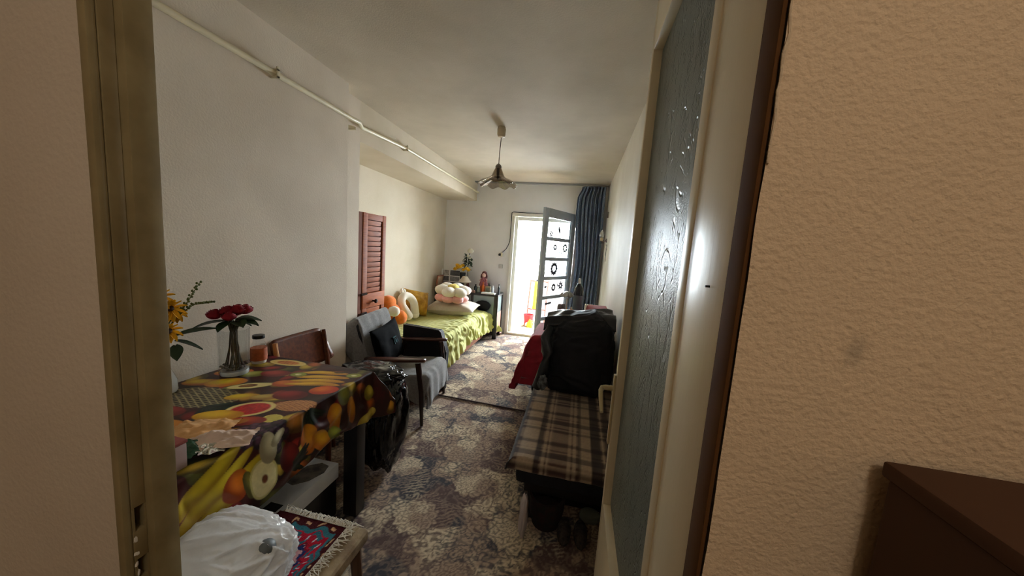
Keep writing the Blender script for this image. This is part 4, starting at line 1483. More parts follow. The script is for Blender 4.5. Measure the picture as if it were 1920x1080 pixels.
fruit(-1.285, .945, .085, .040, .35, (232, 190, 44), (200, 140, 34))
fruit(-1.235, .905, .095, .028, .45, (226, 176, 60), (180, 110, 34), .1)
fruit(-1.19, .855, .09, .024, .5, (222, 190, 70), (176, 120, 40), .1)
fruit(-1.40, .82, .09, .05, .4, (220, 170, 50), (180, 110, 40))
grapes(-1.085, .86, .10, .075, .9, (106, 70, 92), 60, .019)
# the hanging right side: u runs down from the edge
he = TX1
def hu(z):
    return he + (TZ - z)


grapes(hu(.765), .955, .055, .05, 0.0, (66, 40, 56), 30, .017)
leaves_(hu(.79), 1.10, .12, .2, (46, 56, 34), 10)
fruit(hu(.655), 1.095, .075, .042, .25, (206, 140, 30), (160, 84, 20))
fruit(hu(.600), 1.165, .070, .038, .55, (214, 160, 34), (170, 96, 20))
fruit(hu(.665), 1.245, .080, .042, .1, (206, 148, 34), (160, 92, 24))
fruit(hu(.660), 1.355, .075, .034, .15, (196, 136, 34), (140, 80, 24))
fruit(hu(.585), 1.24, .05, .032, .7, (150, 160, 50), (100, 100, 34))
fruit(hu(.575), 1.475, .030, .075, .35, (206, 190, 84), (150, 130, 50))
fruit(hu(.755), 1.30, .05, .038, .2, (130, 130, 50), (80, 76, 34))
fruit(hu(.70), 1.49, .045, .03, .4, (190, 170, 60), (120, 110, 30))
for q_ in range(3):
    fruit(hu(.735 - q_ * .040), .70 + q_ * .035, .028, .15, .55, (212, 190, 44), (160, 130, 24), .12)
fruit(hu(.68), .80, .050, .046, 0, (214, 116, 24), (150, 60, 14))
fruit(hu(.655), .845, .050, .02, .2, (140, 130, 60))
slice_(hu(.645), .895, .070, .050, .15, (200, 190, 120), (226, 216, 160), (110, 60, 34), .22)
fruit(hu(.74), .915, .055, .032, .1, (206, 200, 164), (150, 140, 110))
fruit(hu(.755), .955, .020, .034, .5, (206, 200, 164), (150, 140, 110))
fruit(hu(.65), 1.00, .06, .04, .3, (120, 36, 34), (70, 18, 20))
leaves_(hu(.62), 1.01, .10, 1.2, (44, 44, 26), 8)
gridmesh('tablecloth', P, colr, vmat('oilcloth_print', .38, bump=.05, bscale=60, spec=.45), label='glossy oilcloth printed with bananas, pineapple, grapes and melon over the table', cat='tablecloth', base=Vector((-1.38, 1.0, TZ)), solid=.0012)

# chair behind the table (backrest showing)
tch = thing('wooden_chair', 'brown veneer chair against the left wall just past the fruit table', 'chair', (-1.50, 1.76, 0))
def back_f(u, v):
    yc = 1.545 + .368 * u + (1 - v) * (.085 * u + .0 * (1 - u))
    c_ = 1 - min(1, min(u, 1 - u) * 12)
    bow = .018 * (1 - (2 * u - 1) ** 2)
    z = .645 + .232 * v + (-.014 * c_ * c_ if v > .5 else .014 * c_ * c_)
    return Vector((-1.712 + .045 * (1 - v) - bow * .4, yc, z))


cb = obj('backrest', sheet(B(), back_f, 24, 10), M['brown_wood'], tch, smooth=3.2)
md = cb.modifiers.new('thickness', 'SOLIDIFY')
md.thickness = .012
for y, m_ in ((1.557, M['highlight_wood']), (1.93, M['brown_wood'])):  # near post made pale for the highlight on the backrest end
    b = B()
    tube(b, [(-1.60, y, .016), (-1.645, y, .45), (-1.655, y, .65), (-1.688, y, .862)], [.014, .017, .016, .013], 10)
    obj('leg', b, m_, tch)
    b = B()
    tube(b, [(-1.32, y, .016), (-1.33, y, .43)], [.013, .018], 10)
    obj('leg', b, M['brown_wood'], tch)
obj('seat', box(-1.66, -1.30, 1.545, 1.95, .43, .455, .01), M['brown_wood'], tch)

# ------------------------------------------------------------------ THINGS ON THE TABLE
TT = TZ + .004
vx, vy = -1.605, 1.262
tvs = thing('glass_vase', 'clear cut glass vase of red roses standing on the table by the wall', 'vase', (vx, vy, TT))
def cut(r, z, a, j):
    k = 1 if 2 <= j <= 3 else 0
    return r + .0016 * k * math.cos(16 * a), z


obj('vessel', lathe(B(), [(0, TT), (.056, TT), (.060, TT + .006), (.061, TT + .03), (.061, TT + .075), (.0615, TT + .12), (.0635, TT + .225), (.0605, TT + .225), (.058, TT + .12), (.056, TT + .03), (0, TT + .022)], (vx, vy, 0), 48, cut), M['vase_glass'], tvs)
obj('base_glass', lathe(B(), [(0, TT + .0005), (.0555, TT + .001), (.0575, TT + .012), (.054, TT + .021), (0, TT + .0215)], (vx, vy, 0), 32), mat('thick_glass', rgb(214, 220, 220), .08, trans=.6), tvs)
b = B()
for k in range(14):
    a = k * 2.4
    r_ = .045 * math.sqrt((k % 7 + .5) / 7)
    tube(b, [(vx + r_ * math.cos(a), vy + r_ * math.sin(a), TT + .026), (vx + r_ * .45 * math.cos(a + .6), vy + r_ * .45 * math.sin(a + .6), TT + .13), (vx + .012 * math.cos(a), vy + .012 * math.sin(a), TT + .215), (vx + .03 * math.cos(a * 1.7), vy + .03 * math.sin(a * 1.7), TT + .27)], .0032, 6)
obj('stems', b, M['stem'], tvs, kind='stuff')
b = B()
for k in range(50):
    a = random.random() * 6.28
    r_ = .050 * math.sqrt(random.random())
    ell(b, (vx + r_ * math.cos(a), vy + r_ * math.sin(a), TT + .028 + .018 * random.random()), (.008, .007, .006), sub=1)
obj('pebbles', b, mat('grey_pebble', rgb(112, 104, 92), .6, var=.4, vscale=60), tvs, kind='stuff')
for c_, R_ in (((vx - .045, vy - .050, TT + .300), .032), ((vx - .015, vy - .015, TT + .312), .034), ((vx + .012, vy + .012, TT + .318), .034), ((vx + .020, vy + .042, TT + .316), .032), ((vx - .02, vy + .02, TT + .302), .030), ((vx + .02, vy - .035, TT + .296), .030)):
    obj('rose', rose_bm(B(), c_, R_), M['rose'], tvs, smooth=3.2)
for d_, L_ in (((-.5, -1, .12), .13), ((.5, .9, .10), .10), ((.9, -.3, .05), .09), ((.3, -.9, -.1), .09), ((.9, .5, -.05), .09), ((.2, .7, -.25), .07)):
    b = B()
    leafp(b, (vx + d_[0] * .012, vy + d_[1] * .012, TT + .266), d_, L_, .030, 8, .25)
    obj('leaf', b, M['leaf'], tvs, smooth=3.2)

jx, jy = -1.625, 1.405
tjr = thing('glass_jar', 'small lidded glass jar with a rust coloured label beside the rose vase', 'jar', (jx, jy, TT))
obj('jar_body', lathe(B(), [(0, TT), (.032, TT), (.036, TT + .006), (.036, TT + .085), (.033, TT + .105), (.025, TT + .122), (.024, TT + .138), (0, TT + .138)], (jx, jy, 0), 28), M['vase_glass'], tjr)
obj('contents', lathe(B(), [(0, TT + .004), (.031, TT + .005), (.0335, TT + .02), (.0335, TT + .04), (0, TT + .041)], (jx, jy, 0), 24), mat('white_salt', rgb(216, 206, 196), .8), tjr)
obj('label_band', lathe(B(), [(.0365, TT + .022), (.0368, TT + .022), (.0368, TT + .088), (.0365, TT + .088)], (jx, jy, 0), 28), M['rust'], tjr, label='rust brown paper label')
obj('lid', lathe(B(), [(0, TT + .138), (.027, TT + .138), (.028, TT + .141), (.027, TT + .155), (0, TT + .156)], (jx, jy, 0), 24), M['black'], tjr)

# yellow flowers in a small bottle vase at the left
yx, yy = -1.655, 1.015
tyf = thing('sunflower_vase', 'slim white glass vase of yellow daisies by the wall next to the door frame', 'vase', (yx, yy, TT))
obj('vessel', lathe(B(), [(0, TT), (.036, TT), (.040, TT + .01), (.038, TT + .05), (.020, TT + .10), (.014, TT + .13), (.016, TT + .15), (.022, TT + .165), (.014, TT + .165), (0, TT + .15)], (yx, yy, 0), 24), mat('milky_glass', rgb(224, 222, 216), .12, trans=.35), tyf)
heads = [(yx + .01, yy - .01, TT + .41, .055), (yx + .02, yy + .02, TT + .36, .058), (yx + .005, yy - .055, TT + .33, .055), (yx + .05, yy - .01, TT + .275, .050), (yx - .02, yy + .06, TT + .33, .045), (yx + .03, yy - .05, TT + .42, .05)]
b = B()
for hx_, hy_, hz_, R_ in heads:
    tube(b, [(yx, yy, TT + .10), (yx + .3 * (hx_ - yx), yy + .3 * (hy_ - yy), TT + .2), (hx_, hy_, hz_ - .01)], .003, 6)
obj('stems', b, M['leaf2'], tyf, kind='stuff')
for hx_, hy_, hz_, R_ in heads:
    b = B()
    for q in range(14):
        a = q * 2 * PI / 14
        leafp(b, (hx_, hy_, hz_), (.55 + .0 * a + .6 * math.cos(a) * .3, -.45 + math.sin(a) * .8, math.cos(a)), R_, .011, 4, .1)
    fl = obj('flower', b, M['yellow'], tyf, smooth=3.2)
    obj('eye', ell(B(), (hx_ + .006, hy_ - .006, hz_), (.014, .014, .014), sub=2), M['brown_eye'], fl, smooth=3.2)
for pts_ in ([(yx, yy + .02, TT + .27), (yx + .03, yy + .07, TT + .37), (yx + .05, yy + .11, TT + .46)], [(yx, yy + .03, TT + .30), (yx + .04, yy + .09, TT + .365), (yx + .05, yy + .16, TT + .365)]):
    b = B()
    tube(b, pts_, [.003, .0025, .0015], 6)
    for k in range(22):
        t = .25 + .75 * k / 21
        i = 0 if t < .5 else 1
        tt_ = (t - .5 * i) * 2
        p_ = Vector(pts_[i]).lerp(Vector(pts_[i + 1]), tt_)
        a = k * 2.4
        ell(b, p_ + Vector((.006 * math.cos(a), .006 * math.sin(a), .004)), (.005, .005, .006), sub=1)
    obj('sprig', b, M['leaf2'], tyf, smooth=3.2)
for d_, L_, z_ in (((.3, .9, .15), .14, .24), ((.5, -.3, -.2), .1, .20), ((.2, .5, -.3), .10, .22)):
    b = B()
    leafp(b, (yx + .02, yy + .03, TT + z_), d_, L_, .022, 7, .1)
    obj('leaf', b, M['leaf'], tyf, smooth=3.2)

# packets near the door frame
def crumple(cx, cy, z, a, b_, h, rot, seed, n=26, edge=.2):
    def f(u, v):
        x, y = (u - .5) * 2, (v - .5) * 2
        hh = h * (.35 + .65 * (1 - x * x) * (1 - y * y))
        r_ = noise.noise(Vector((x * 2.1 + seed, y * 2.1, seed)))
        r2 = abs(noise.noise(Vector((x * 4 + seed, y * 4, 2))))
        px, py = x * a * (1 + edge * .4 * noise.noise(Vector((seed, y * 2, 0)))), y * b_ * (1 + edge * .5 * noise.noise(Vector((x * 2, seed, 5))))
        return Vector((cx + px * math.cos(rot) - py * math.sin(rot), cy + px * math.sin(rot) + py * math.cos(rot), z + .002 + max(0.0, hh * (.7 + .5 * r_) + h * .35 * r2)))
    return sheet(B(), f, n, n)


tpk = thing('paper_bag', 'crumpled tan paper bag on the table edge near the door frame', 'paper bag', (-1.24, .87, TT))
pb1 = obj('sheet', crumple(-1.21, .83, TT, .09, .075, .035, .4, 3.1), mat('tan_paper', rgb(206, 158, 104), .85, var=.15, vscale=20), tpk, smooth=1.0)
tw2 = thing('tissue_wrap', 'crumpled pale pink wrapping tissue on the table edge above the hanging bananas', 'wrapping paper', (-1.13, .80, TT))
obj('sheet', crumple(-1.095, .805, TT + .002, .095, .05, .038, .55, 7.7), mat('pale_tissue', rgb(214, 188, 170), .8, var=.1, vscale=20), tw2, smooth=1.0)
tpg = thing('green_packet', 'dark green and silver foil packet beside the crumpled paper', 'packet', (-1.16, .745, TT))
obj('packet', crumple(-1.155, .735, TT, .065, .045, .04, .35, 12.3), mat('green_foil', rgb(24, 74, 44), .35), tpg, smooth=1.0)
obj('foil', crumple(-1.085, .765, TT, .045, .028, .028, .7, 15.1, 20), mat('silver_foil', rgb(214, 216, 210), .18, .9), tpg, smooth=1.0)
tpc = thing('carton', 'small grey pink carton at the corner of the table by the door frame', 'carton', (-1.13, .66, TT))
obj('body', bx(B(), -1.20, -1.07, .60, .70, TT, TT + .075, .004), mat('pinkish_carton', rgb(176, 150, 146), .7, var=.15), tpc)
obj('lid', bx(B(), -1.202, -1.068, .598, .702, TT + .0752, TT + .085, .003), mat('red_carton_lid', rgb(130, 60, 54), .6), tpc)

# ------------------------------------------------------------------ UNDER THE TABLE: BOX
tbx = thing('appliance_box', 'flat pale grey printed carton lying beside the table leg under the hanging cloth', 'box', (-1.2, 1.26, .25))
bz0, bz1 = .235, .315
obj('carton', box(-1.33, -1.150, 1.02, 1.425, bz0, bz1, .003), mat('pale_carton', rgb(218, 223, 230), .6, var=.08), tbx)
b = B()
prism(b, [(-1.315, 1.24), (-1.24, 1.225), (-1.19, 1.27), (-1.165, 1.34), (-1.18, 1.39), (-1.23, 1.40), (-1.28, 1.36)], bz1 + .0002, bz1 + .0012)
obj('picture', b, mat('box_picture', rgb(58, 60, 60), .5, col2=rgb(128, 120, 112), vscale=18), tbx)
b = B()
bx(b, -1.24, -1.175, 1.075, 1.115, bz1 + .0002, bz1 + .0012)
bx(b, -1.30, -1.27, 1.12, 1.14, bz1 + .0002, bz1 + .0012)
obj('emblem', b, M['black'], tbx)
obj('black_crate', box(-1.335, -1.165, .99, 1.43, .013, .234, .006), M['black'], label='black crate under the table carrying the pale grey carton', cat='crate', loc=(-1.25, 1.2, .013))

# ------------------------------------------------------------------ STOOL, RUG, BAGS
SX0, SX1, SY0, SY1, SZ = -1.025, -.662, .50, .985, .455
tst = thing('stool', 'low stool with worn beige cloth seat and brown legs in the foreground', 'stool', (-.84, .75, 0))
obj('seat', box(SX0, SX1, SY0, SY1, SZ - .05, SZ, .018, seg=3), mat('worn_beige_cloth', rgb(168, 150, 120), .9, col2=rgb(128, 108, 84), vscale=18, bump=.5, bscale=90), tst)
for x in (SX0 + .035, SX1 - .035):
    for y in (SY0 + .035, SY1 - .035):
        b = B()
        s_ = 1 if x > -.85 else -1
        tube(b, [(x, y, SZ - .045), (x + .012 * s_, y + .01, .2), (x + .02 * s_, y + .015, .013)], [.020, .018, .014], 8)
        obj('leg', b, mat('stool_wood', rgb(88, 62, 44), .5, var=.2), tst)
RX0, RX1, RY0, RY1 = -1.02, -.735, .52, .955
s = np.arange(RX0, RX1, .0028)
t = np.arange(RY0, RY1, .0028)
U, V = np.meshgrid(s, t, indexing='ij')
Z = SZ + .006 + .004 * fbm(U * 20, V * 20, 2)
cx, cy = -.838, .765
x, y = U - cx, V - cy
th_ = np.arctan2(y, x)
rw = np.maximum(np.abs(x) / (RX1 - cx), np.abs(y) / (RY1 - cy)) + .05 * np.sin(8 * th_) + .03 * np.sin(16 * th_ + 1)
rcol = np.zeros(U.shape + (3,))
rcol[:] = nrgb(70, 22, 26)
def rput(mask, c):
    mk = np.asarray(mask, float)[..., None]
    np.copyto(rcol, rcol * (1 - mk) + nrgb(*c) * mk)


rput(rw < .84, (52, 112, 124))
rput(rw < .74, (172, 26, 48))
zig = np.abs(rw - .60 - .07 * np.sign(np.sin(10 * th_ + 1)))
rput(zig < .045, (48, 104, 118))
rput(rw < .46, (120, 24, 44))
rput(rw < .42, (196, 150, 150))
rput((rw < .42) & (fbm(U * 40, V * 40, 3) > .46), (34, 44, 96))
rput(rw < .14, (196, 160, 150))
sq = (np.abs(rw - .915) < .028) & (np.sin(th_ * 22) > .35)
rput(sq, (200, 160, 120))
rput((np.abs(rw - .60) < .05) & (np.sin(th_ * 26) > .9), (200, 200, 210))
rcol *= (.85 + .3 * rng.random(U.shape))[..., None]
trg = thing('woven_mat', 'red and teal woven mat with white fringe lying on the stool', 'mat', (cx, cy, SZ))
gridmesh('weave', np.stack([U, V, Z], -1), rcol, vmat('woven_wool', .95, bump=.7, bscale=420, spec=.1), trg, solid=.004)
b = B()
for k in range(260):
    if k < 120:
        px, py = RX0 + .02 + (RX1 - RX0 - .0) * (k / 119), RY1
        d_ = Vector((random.uniform(-.5, .5), 1, 0))
    else:
        px, py = RX1, RY0 + (RY1 - RY0) * ((k - 120) / 139)
        d_ = Vector((1, random.uniform(-.7, .7), 0))
    L_ = random.uniform(.026, .050)
    p0 = Vector((px, py, SZ + .008))
    s_ = Vector((-d_.y, d_.x, 0)) * random.uniform(-.3, .3)
    p1 = p0 + d_.normalized() * L_ * .5 + s_ * L_ + Vector((0, 0, .006 * random.random()))
    p2 = p0 + d_.normalized() * L_ + s_ * L_ * .4 + Vector((0, 0, .002))
    if p2.x > SX1 - .01:
        p2.z -= 1.2 * (p2.x - SX1 + .01)
    if p2.y > SY1 - .01:
        p2.z -= 1.2 * (p2.y - SY1 + .01)
    tube(b, [p0, p1, p2], [.0018, .0016, .0012], 4)
obj('fringe', b, mat('white_yarn', rgb(216, 212, 200), .9), trg, kind='stuff')

plast = mat('white_polythene', rgb(250, 250, 250), .08, var=.05, vscale=6, spec=1.0, bump=.35, bscale=42)
nt = plast.node_tree
pb = nt.nodes['Principled BSDF']
trn = nt.nodes.new('ShaderNodeBsdfTranslucent')
trn.inputs[0].default_value = rgb(250, 250, 250)
mxs = nt.nodes.new('ShaderNodeMixShader')
mxs.inputs[0].default_value = .42
nt.links.new(pb.outputs[0], mxs.inputs[1])
nt.links.new(trn.outputs[0], mxs.inputs[2])
nt.links.new(mxs.outputs[0], nt.nodes['Material Output'].inputs['Surface'])
def bag_film():
    b_ = B()
    q_ = bmesh.ops.create_icosphere(b_, subdivisions=6, radius=1.0)
    c0 = Vector((-.908, .655, .545))
    for v in q_['verts']:
        d = v.co.normalized()
        d2 = Vector([math.copysign(abs(t_) ** .70, t_) for t_ in d])
        k = 1 + .10 * noise.noise(d * 1.5 + Vector((21, 0, 0)))
        # long soft folds running across the bag, gathered to one side, and small crinkles
        w_ = Vector((d.x * 1.2 + d.y * .8, d.y * 3.6 - d.x * 2.0, d.z * 3.0))
        f1 = abs(noise.noise(w_ + Vector((3, 8, 1))))
        k += .060 * (1 - min(f1 / .22, 1)) - .015
        f2 = abs(noise.noise(w_ * 2.3 + Vector((7, 2, 5))))
        k += .022 * (1 - min(f2 / .2, 1))
        v.co = c0 + Vector((d2.x * .168, d2.y * .155, d2.z * .108)) * k
        if v.co.z < SZ + .014:
            v.co.z = SZ + .014 + (v.co.z - SZ - .014) * .01
    return b_


tpb = thing('plastic_bag', 'large white translucent plastic bag bulging on the stool in the foreground', 'bag', (-.90, .67, SZ))
obj('film', bag_film(), plast, tpb, smooth=3.2)
obj('dark_content', ell(B(), (-.790, .688, .6165), (.028, .030, .026), nz=.05, sub=3), mat('grey_content', rgb(88, 94, 96), .5), tpb, smooth=3.2, label='dark grey lump showing through the bag')  # grey lump in its own colour, set into the film
obj('small_plastic_bag', lump((-.715, .63, SZ + .050), (.045, .06, .036), .2, 2.2, 33.0, 4, .8, SZ + .012, .06, 3), plast, smooth=3.2, label='small white plastic bag tucked under the big bag on the stool', cat='bag', loc=(-.715, .63, SZ))

# ------------------------------------------------------------------ PLAID BENCH
tbn = thing('bench', 'low dark bench bed along the right wall under a plaid blanket', 'bench', (.05, 2.2, 0))
BX0, BX1, BYa, BYb, BZ = -.245, .345, 1.60, 3.02, .425
obj('mattress', box(BX0 + .012, BX1, BYa + .012, BYb, .27, BZ - .006, .03), M['black_cloth'], tbn)
obj('base_board', box(BX0 + .06, BX1 - .005, BYa + .06, BYb - .01, .20, .268, .004), M['black'], tbn)
for x in (BX0 + .10, BX1 - .05):
    for y in (BYa + .12, BYb - .08):
        obj('leg', box(x - .022, x + .022, y - .022, y + .022, .014, .20, .003), M['black'], tbn)
P, U, V = drape(BX0, BX1 - .004, BYa, BYb, BZ, (.07, 0), (.065, 0), .009, .06, .025, .003, 30.0, corner=.15)
P[..., 2] += (U > BX0) * (V > BYa) * (.010 * fbm(U * 6, V * 5, 3) - .004)
# plaid print
def stripes(T, spec):
    out_ = np.zeros(T.shape)
    for c_, w_, a_ in spec:
        out_ = np.maximum(out_, a_ * (1 - S(w_ * .8, w_ * 1.1, np.abs(T - c_))))
    return out_


cream_, brown_, dark_ = nrgb(164, 144, 120), nrgb(76, 56, 50), nrgb(30, 24, 26)
pl_ = np.ones(U.shape + (1,)) * brown_
T_ = (U - BX0)
a1 = stripes(T_, [(.06, .045, .75), (.150, .006, .8), (.176, .006, .8), (.285, .006, .7), (.310, .010, .8), (.37, .035, .75), (.47, .004, .9), (.565, .035, .75)])
d1_ = stripes(T_, [(-.07, .07, .9), (.118, .012, .7), (.34, .006, .6), (.43, .028, .8), (.505, .02, .7)])
q_ = (V - BYa) % .36
b1 = stripes(q_, [(.02, .02, .45), (.10, .006, .55), (.14, .02, .45), (.25, .05, .5), (.335, .006, .6)])
d2_ = stripes(q_, [(.06, .022, .6), (.18, .014, .55), (.32, .012, .5)])
for a_, c_ in ((a1 * .9, cream_), (b1 * .8, cream_), (d1_, dark_), (d2_, dark_)):
    pl_ = pl_ * (1 - a_[..., None]) + c_ * a_[..., None]
pl_ *= (.9 + .2 * rng.random(U.shape))[..., None]
gridmesh('plaid_blanket', P, pl_, vmat('plaid_wool', .92, bump=.3, bscale=300, spec=.15, sheen=.15), label='brown and cream plaid blanket spread over the low bench on the right', cat='blanket', base=Vector((.05, 2.2, BZ)), solid=.006)

# things under the bench, its shade darkened into basket and bundle colours
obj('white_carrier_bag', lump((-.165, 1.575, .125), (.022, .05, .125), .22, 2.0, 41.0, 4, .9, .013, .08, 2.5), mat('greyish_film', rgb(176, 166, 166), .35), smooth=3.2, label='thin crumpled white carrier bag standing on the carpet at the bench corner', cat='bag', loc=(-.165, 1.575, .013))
obj('pale_bundle', lump((.17, 1.60, .185), (.055, .035, .035), .15, 2.0, 44.0, 3, .9), mat('shaded_pale_cloth', rgb(60, 63, 55), .9), smooth=3.2, label='small pale cloth bundle hanging in the dark under the bench near the door', cat='bundle', loc=(.17, 1.6, .16))
obj('shaded_basket', lathe(B(), [(0, .014), (.075, .014), (.095, .10), (.10, .18), (.085, .18), (.08, .10), (0, .03)], (-.055, 1.70, 0), 22), mat('shaded_wicker', rgb(22, 19, 16), .9, col2=rgb(40, 16, 14), vscale=30), label='round basket, darkened by painted shade, on the floor under the bench front', cat='basket', loc=(-.055, 1.7, .014))
sl_m = mat('slipper_cloth', rgb(28, 22, 22), .9, col2=rgb(70, 60, 54), vscale=45)
for k, lb_ in enumerate(('left dark patterned slipper on the floor under the bench', 'right dark patterned slipper on the floor under the bench')):
    b = B()
    ell(b, (.05 + .085 * k, 1.63, .045), (.036, .09, .034), nz=.05, zmin=.016)
    obj('slipper', b, sl_m, smooth=3.2, label=lb_, cat='slipper', group='slippers under the bench', loc=(.05 + .085 * k, 1.63, .014))
obj('storage_case', box(-.05, .31, 1.84, 2.5, .014, .19, .02), M['black'], label='black storage case pushed under the bench', cat='case', loc=(.1, 2.2, .014))

# black clothes heaped on the bench
def heap():
    b_ = B()
    q_ = bmesh.ops.create_icosphere(b_, subdivisions=6, radius=1.0)
    c0 = Vector((.060, 2.66, .70))
    for v in q_['verts']:
        d = v.co.normalized()
        d2 = Vector([math.copysign(abs(t_) ** .62, t_) for t_ in d])
        x, y, z = d2.x * .265, d2.y * .25, d2.z * .315
        z += .05 * S(-.2, .22, np.float64(x)) * (z > 0)           # taller towards the wall
        z -= .05 * max(0, -x - .12) / .16 * (z > 0)
        k = 1 + .07 * noise.noise(d * 2.3 + Vector((5, 0, 0)))
        f_ = noise.noise(Vector((d.x * 2.0, d.y * 2.0, d.z * 5.5)) + Vector((1, 7, 2)))
        k += .035 * (1 - min(abs(f_) / .2, 1))
        f2 = noise.noise(Vector((d.x * 7, d.y * 7, d.z * 3)) + Vector((9, 1, 2)))
        k += .018 * f2
        if z < -.12:
            x -= .03 * (-.12 - z) / .2 * (x < 0)
        v.co = c0 + Vector((x * k, y * k, z * k))
        v.co.x = min(v.co.x, XR - .008 if v.co.z < .6 else XR - .012)
        if v.co.z < BZ + .012:
            v.co.z = BZ + .012 + (v.co.z - BZ - .012) * .02
    return b_


tcl = thing('clothes_heap', 'tall heap of black clothes piled on the plaid bench against the right wall', 'clothes', (.035, 2.66, BZ))
obj('heap', heap(), M['black_cloth'], tcl, smooth=3.2)
def jacket_f(u, v):
    a = -1.9 + 3.3 * u
    x = .03 + .30 * math.sin(a * .62) * 1.0
    z = 1.00 + .045 * math.cos(a) - .02 * v
    z = .995 + .03 * math.sin(u * 2.4 + .3) - .05 * max(0, .25 - u) * 4 * .6
    y = 2.50 + .36 * v
    x = -.225 + .535 * u
    z += .030 * S(.35, .8, np.float64(u)) + .014 * math.sin(v * 9 + u * 5) + .016 * noise.noise(Vector((u * 5, v * 5, 3)))
    if v < .12:
        z -= (.12 - v) * .6
    return Vector((x, y, float(z)))


ja = obj('jacket', sheet(B(), jacket_f, 46, 36), mat('black_nylon', rgb(22, 24, 28), .32, bump=.35, bscale=30), tcl, smooth=3.2)
md = ja.modifiers.new('thickness', 'SOLIDIFY')
md.thickness = .014
obj('sleeve', tube(B(), [(-.165, 2.46, .945), (-.195, 2.43, .86), (-.175, 2.41, .76), (-.175, 2.40, .66), (-.20, 2.40, .56), (-.235, 2.41, .475)], [.030, .042, .045, .046, .045, .035], 14), mat('black_nylon2', rgb(24, 25, 28), .38, bump=.4, bscale=40), tcl, smooth=3.2)
obj('grey_scarf', lump((-.185, 2.345, .545), (.035, .03, .055), .3, 2.5, 51.0, 4, .9, None, .08, 3), mat('striped_scarf', rgb(110, 112, 112), .8, col2=rgb(30, 30, 32), vscale=35), smooth=3.2, label='small crumpled grey scarf hanging at the left of the black clothes heap', cat='scarf', loc=(-.185, 2.345, .5))

# ------------------------------------------------------------------ RED ARMCHAIR
tra = thing('red_armchair', 'armchair hidden under a dark red blanket between the clothes heap and the side table', 'armchair', (0, 3.45, 0))
obj('body', box(-.36, .30, 3.14, 3.74, .10, .66, .03), M['black_cloth'], tra)
obj('backrest', box(.13, .33, 3.14, 3.74, .66, .90, .03), M['black_cloth'], tra)
for x in (-.30, .26):
    for y in (3.2, 3.68):
        obj('leg', box(x - .02, x + .02, y - .02, y + .02, .016, .10, .003), M['dark_wood'], tra)
def redtop(X, Y):
    return .705 + .245 * S(.06, .14, X) - .02 * S(-.2, -.36, X)


P, U, V = drape(-.36, .335, 3.15, 3.75, .70, (.56, 0), (.50, .3), .0125, .20, .04, .006, 9.0, top=redtop, zmin=.03, corner=.12)
P[..., 0] = np.minimum(P[..., 0], XR - .01)
P[..., 1] = np.maximum(P[..., 1], 3.055)
gridmesh('red_blanket', P, None, M['red_cloth'], label='dark red blanket covering the armchair beyond the clothes heap', cat='blanket', base=Vector((0, 3.45, .7)), solid=.006)
# small radio on a dark stand at the right wall
trd = thing('small_radio', 'small grey box on a black stand squeezed between the heap and the right wall', 'radio', (.325, 2.98, BZ))
obj('stand', box(.325, .345, 2.97, 3.0, BZ + .01, .83, .003), M['black'], trd)
obj('tray', box(.315, .352, 2.955, 3.015, .83, .865, .003), M['black'], trd)
obj('case', box(.318, .35, 2.96, 3.01, .866, .90, .004), mat('grey_case', rgb(150, 150, 146), .4), trd)
# radiator in the far right corner behind the red chair
trr = thing('radiator', 'small cream ribbed radiator top showing above the red blanket near the curtain', 'radiator', (.27, 4.35, 0))
for k in range(7):
    obj('rib', box(.12 + .028 * k, .14 + .028 * k, 4.30, 4.40, .10, .86, .008), mat('cream_radiator', rgb(214, 206, 184), .4) if k == 0 else bpy.data.materials['cream_radiator'], trr)
obj('header', box(.115, .315, 4.325, 4.375, .08, .12, .01), bpy.data.materials['cream_radiator'], trr)
for x in (.14, .29):
    obj('foot', box(x - .012, x + .012, 4.31, 4.39, .015, .085, .004), bpy.data.materials['cream_radiator'], trr)

# ------------------------------------------------------------------ BLACK SIDE TABLE AND ITS THINGS
KZ = .755
tk = thing('side_table', 'black side table with slanted legs in front of the open balcony door leaf', 'side table', (-.08, 4.05, 0))
obj('tabletop', box(-.245, .085, 3.90, 4.20, KZ - .028, KZ, .005), M['black'], tk)
for sx_ in (-1, 1):
    for sy2 in (-1, 1):
        b = B()
        tube(b, [(-.08 + sx_ * .10, 4.05 + sy2 * .09, KZ - .028), (-.08 + sx_ * .14, 4.05 + sy2 * .13, .015)], [.016, .012], 8)
        obj('leg', b, M['black'], tk)
obj('lower_shelf', box(-.205, .045, 3.95, 4.15, .57, .585, .003), M['white'], tk)
tlm = thing('ruffled_lamp', 'small table lamp with grey ruffled glass shade on the black side table', 'lamp', (-.115, 4.02, KZ))
obj('base', lathe(B(), [(0, KZ), (.045, KZ), (.04, KZ + .015), (.012, KZ + .03), (.009, KZ + .20), (0, KZ + .20)], (-.105, 4.06, 0), 18), M['metal'], tlm)
obj('shade', lathe(B(), [(.02, KZ + .285), (.045, KZ + .275), (.075, KZ + .25), (.092, KZ + .225), (.088, KZ + .222), (.06, KZ + .24), (.02, KZ + .26)], (-.105, 4.06, 0), 40, lambda r, z, a, j: (r * (1 + .06 * math.cos(8 * a) * (r > .06)), z + .008 * math.cos(8 * a) * (r > .06))), mat('grey_shade_glass', rgb(186, 186, 180), .15, trans=.4), tlm)
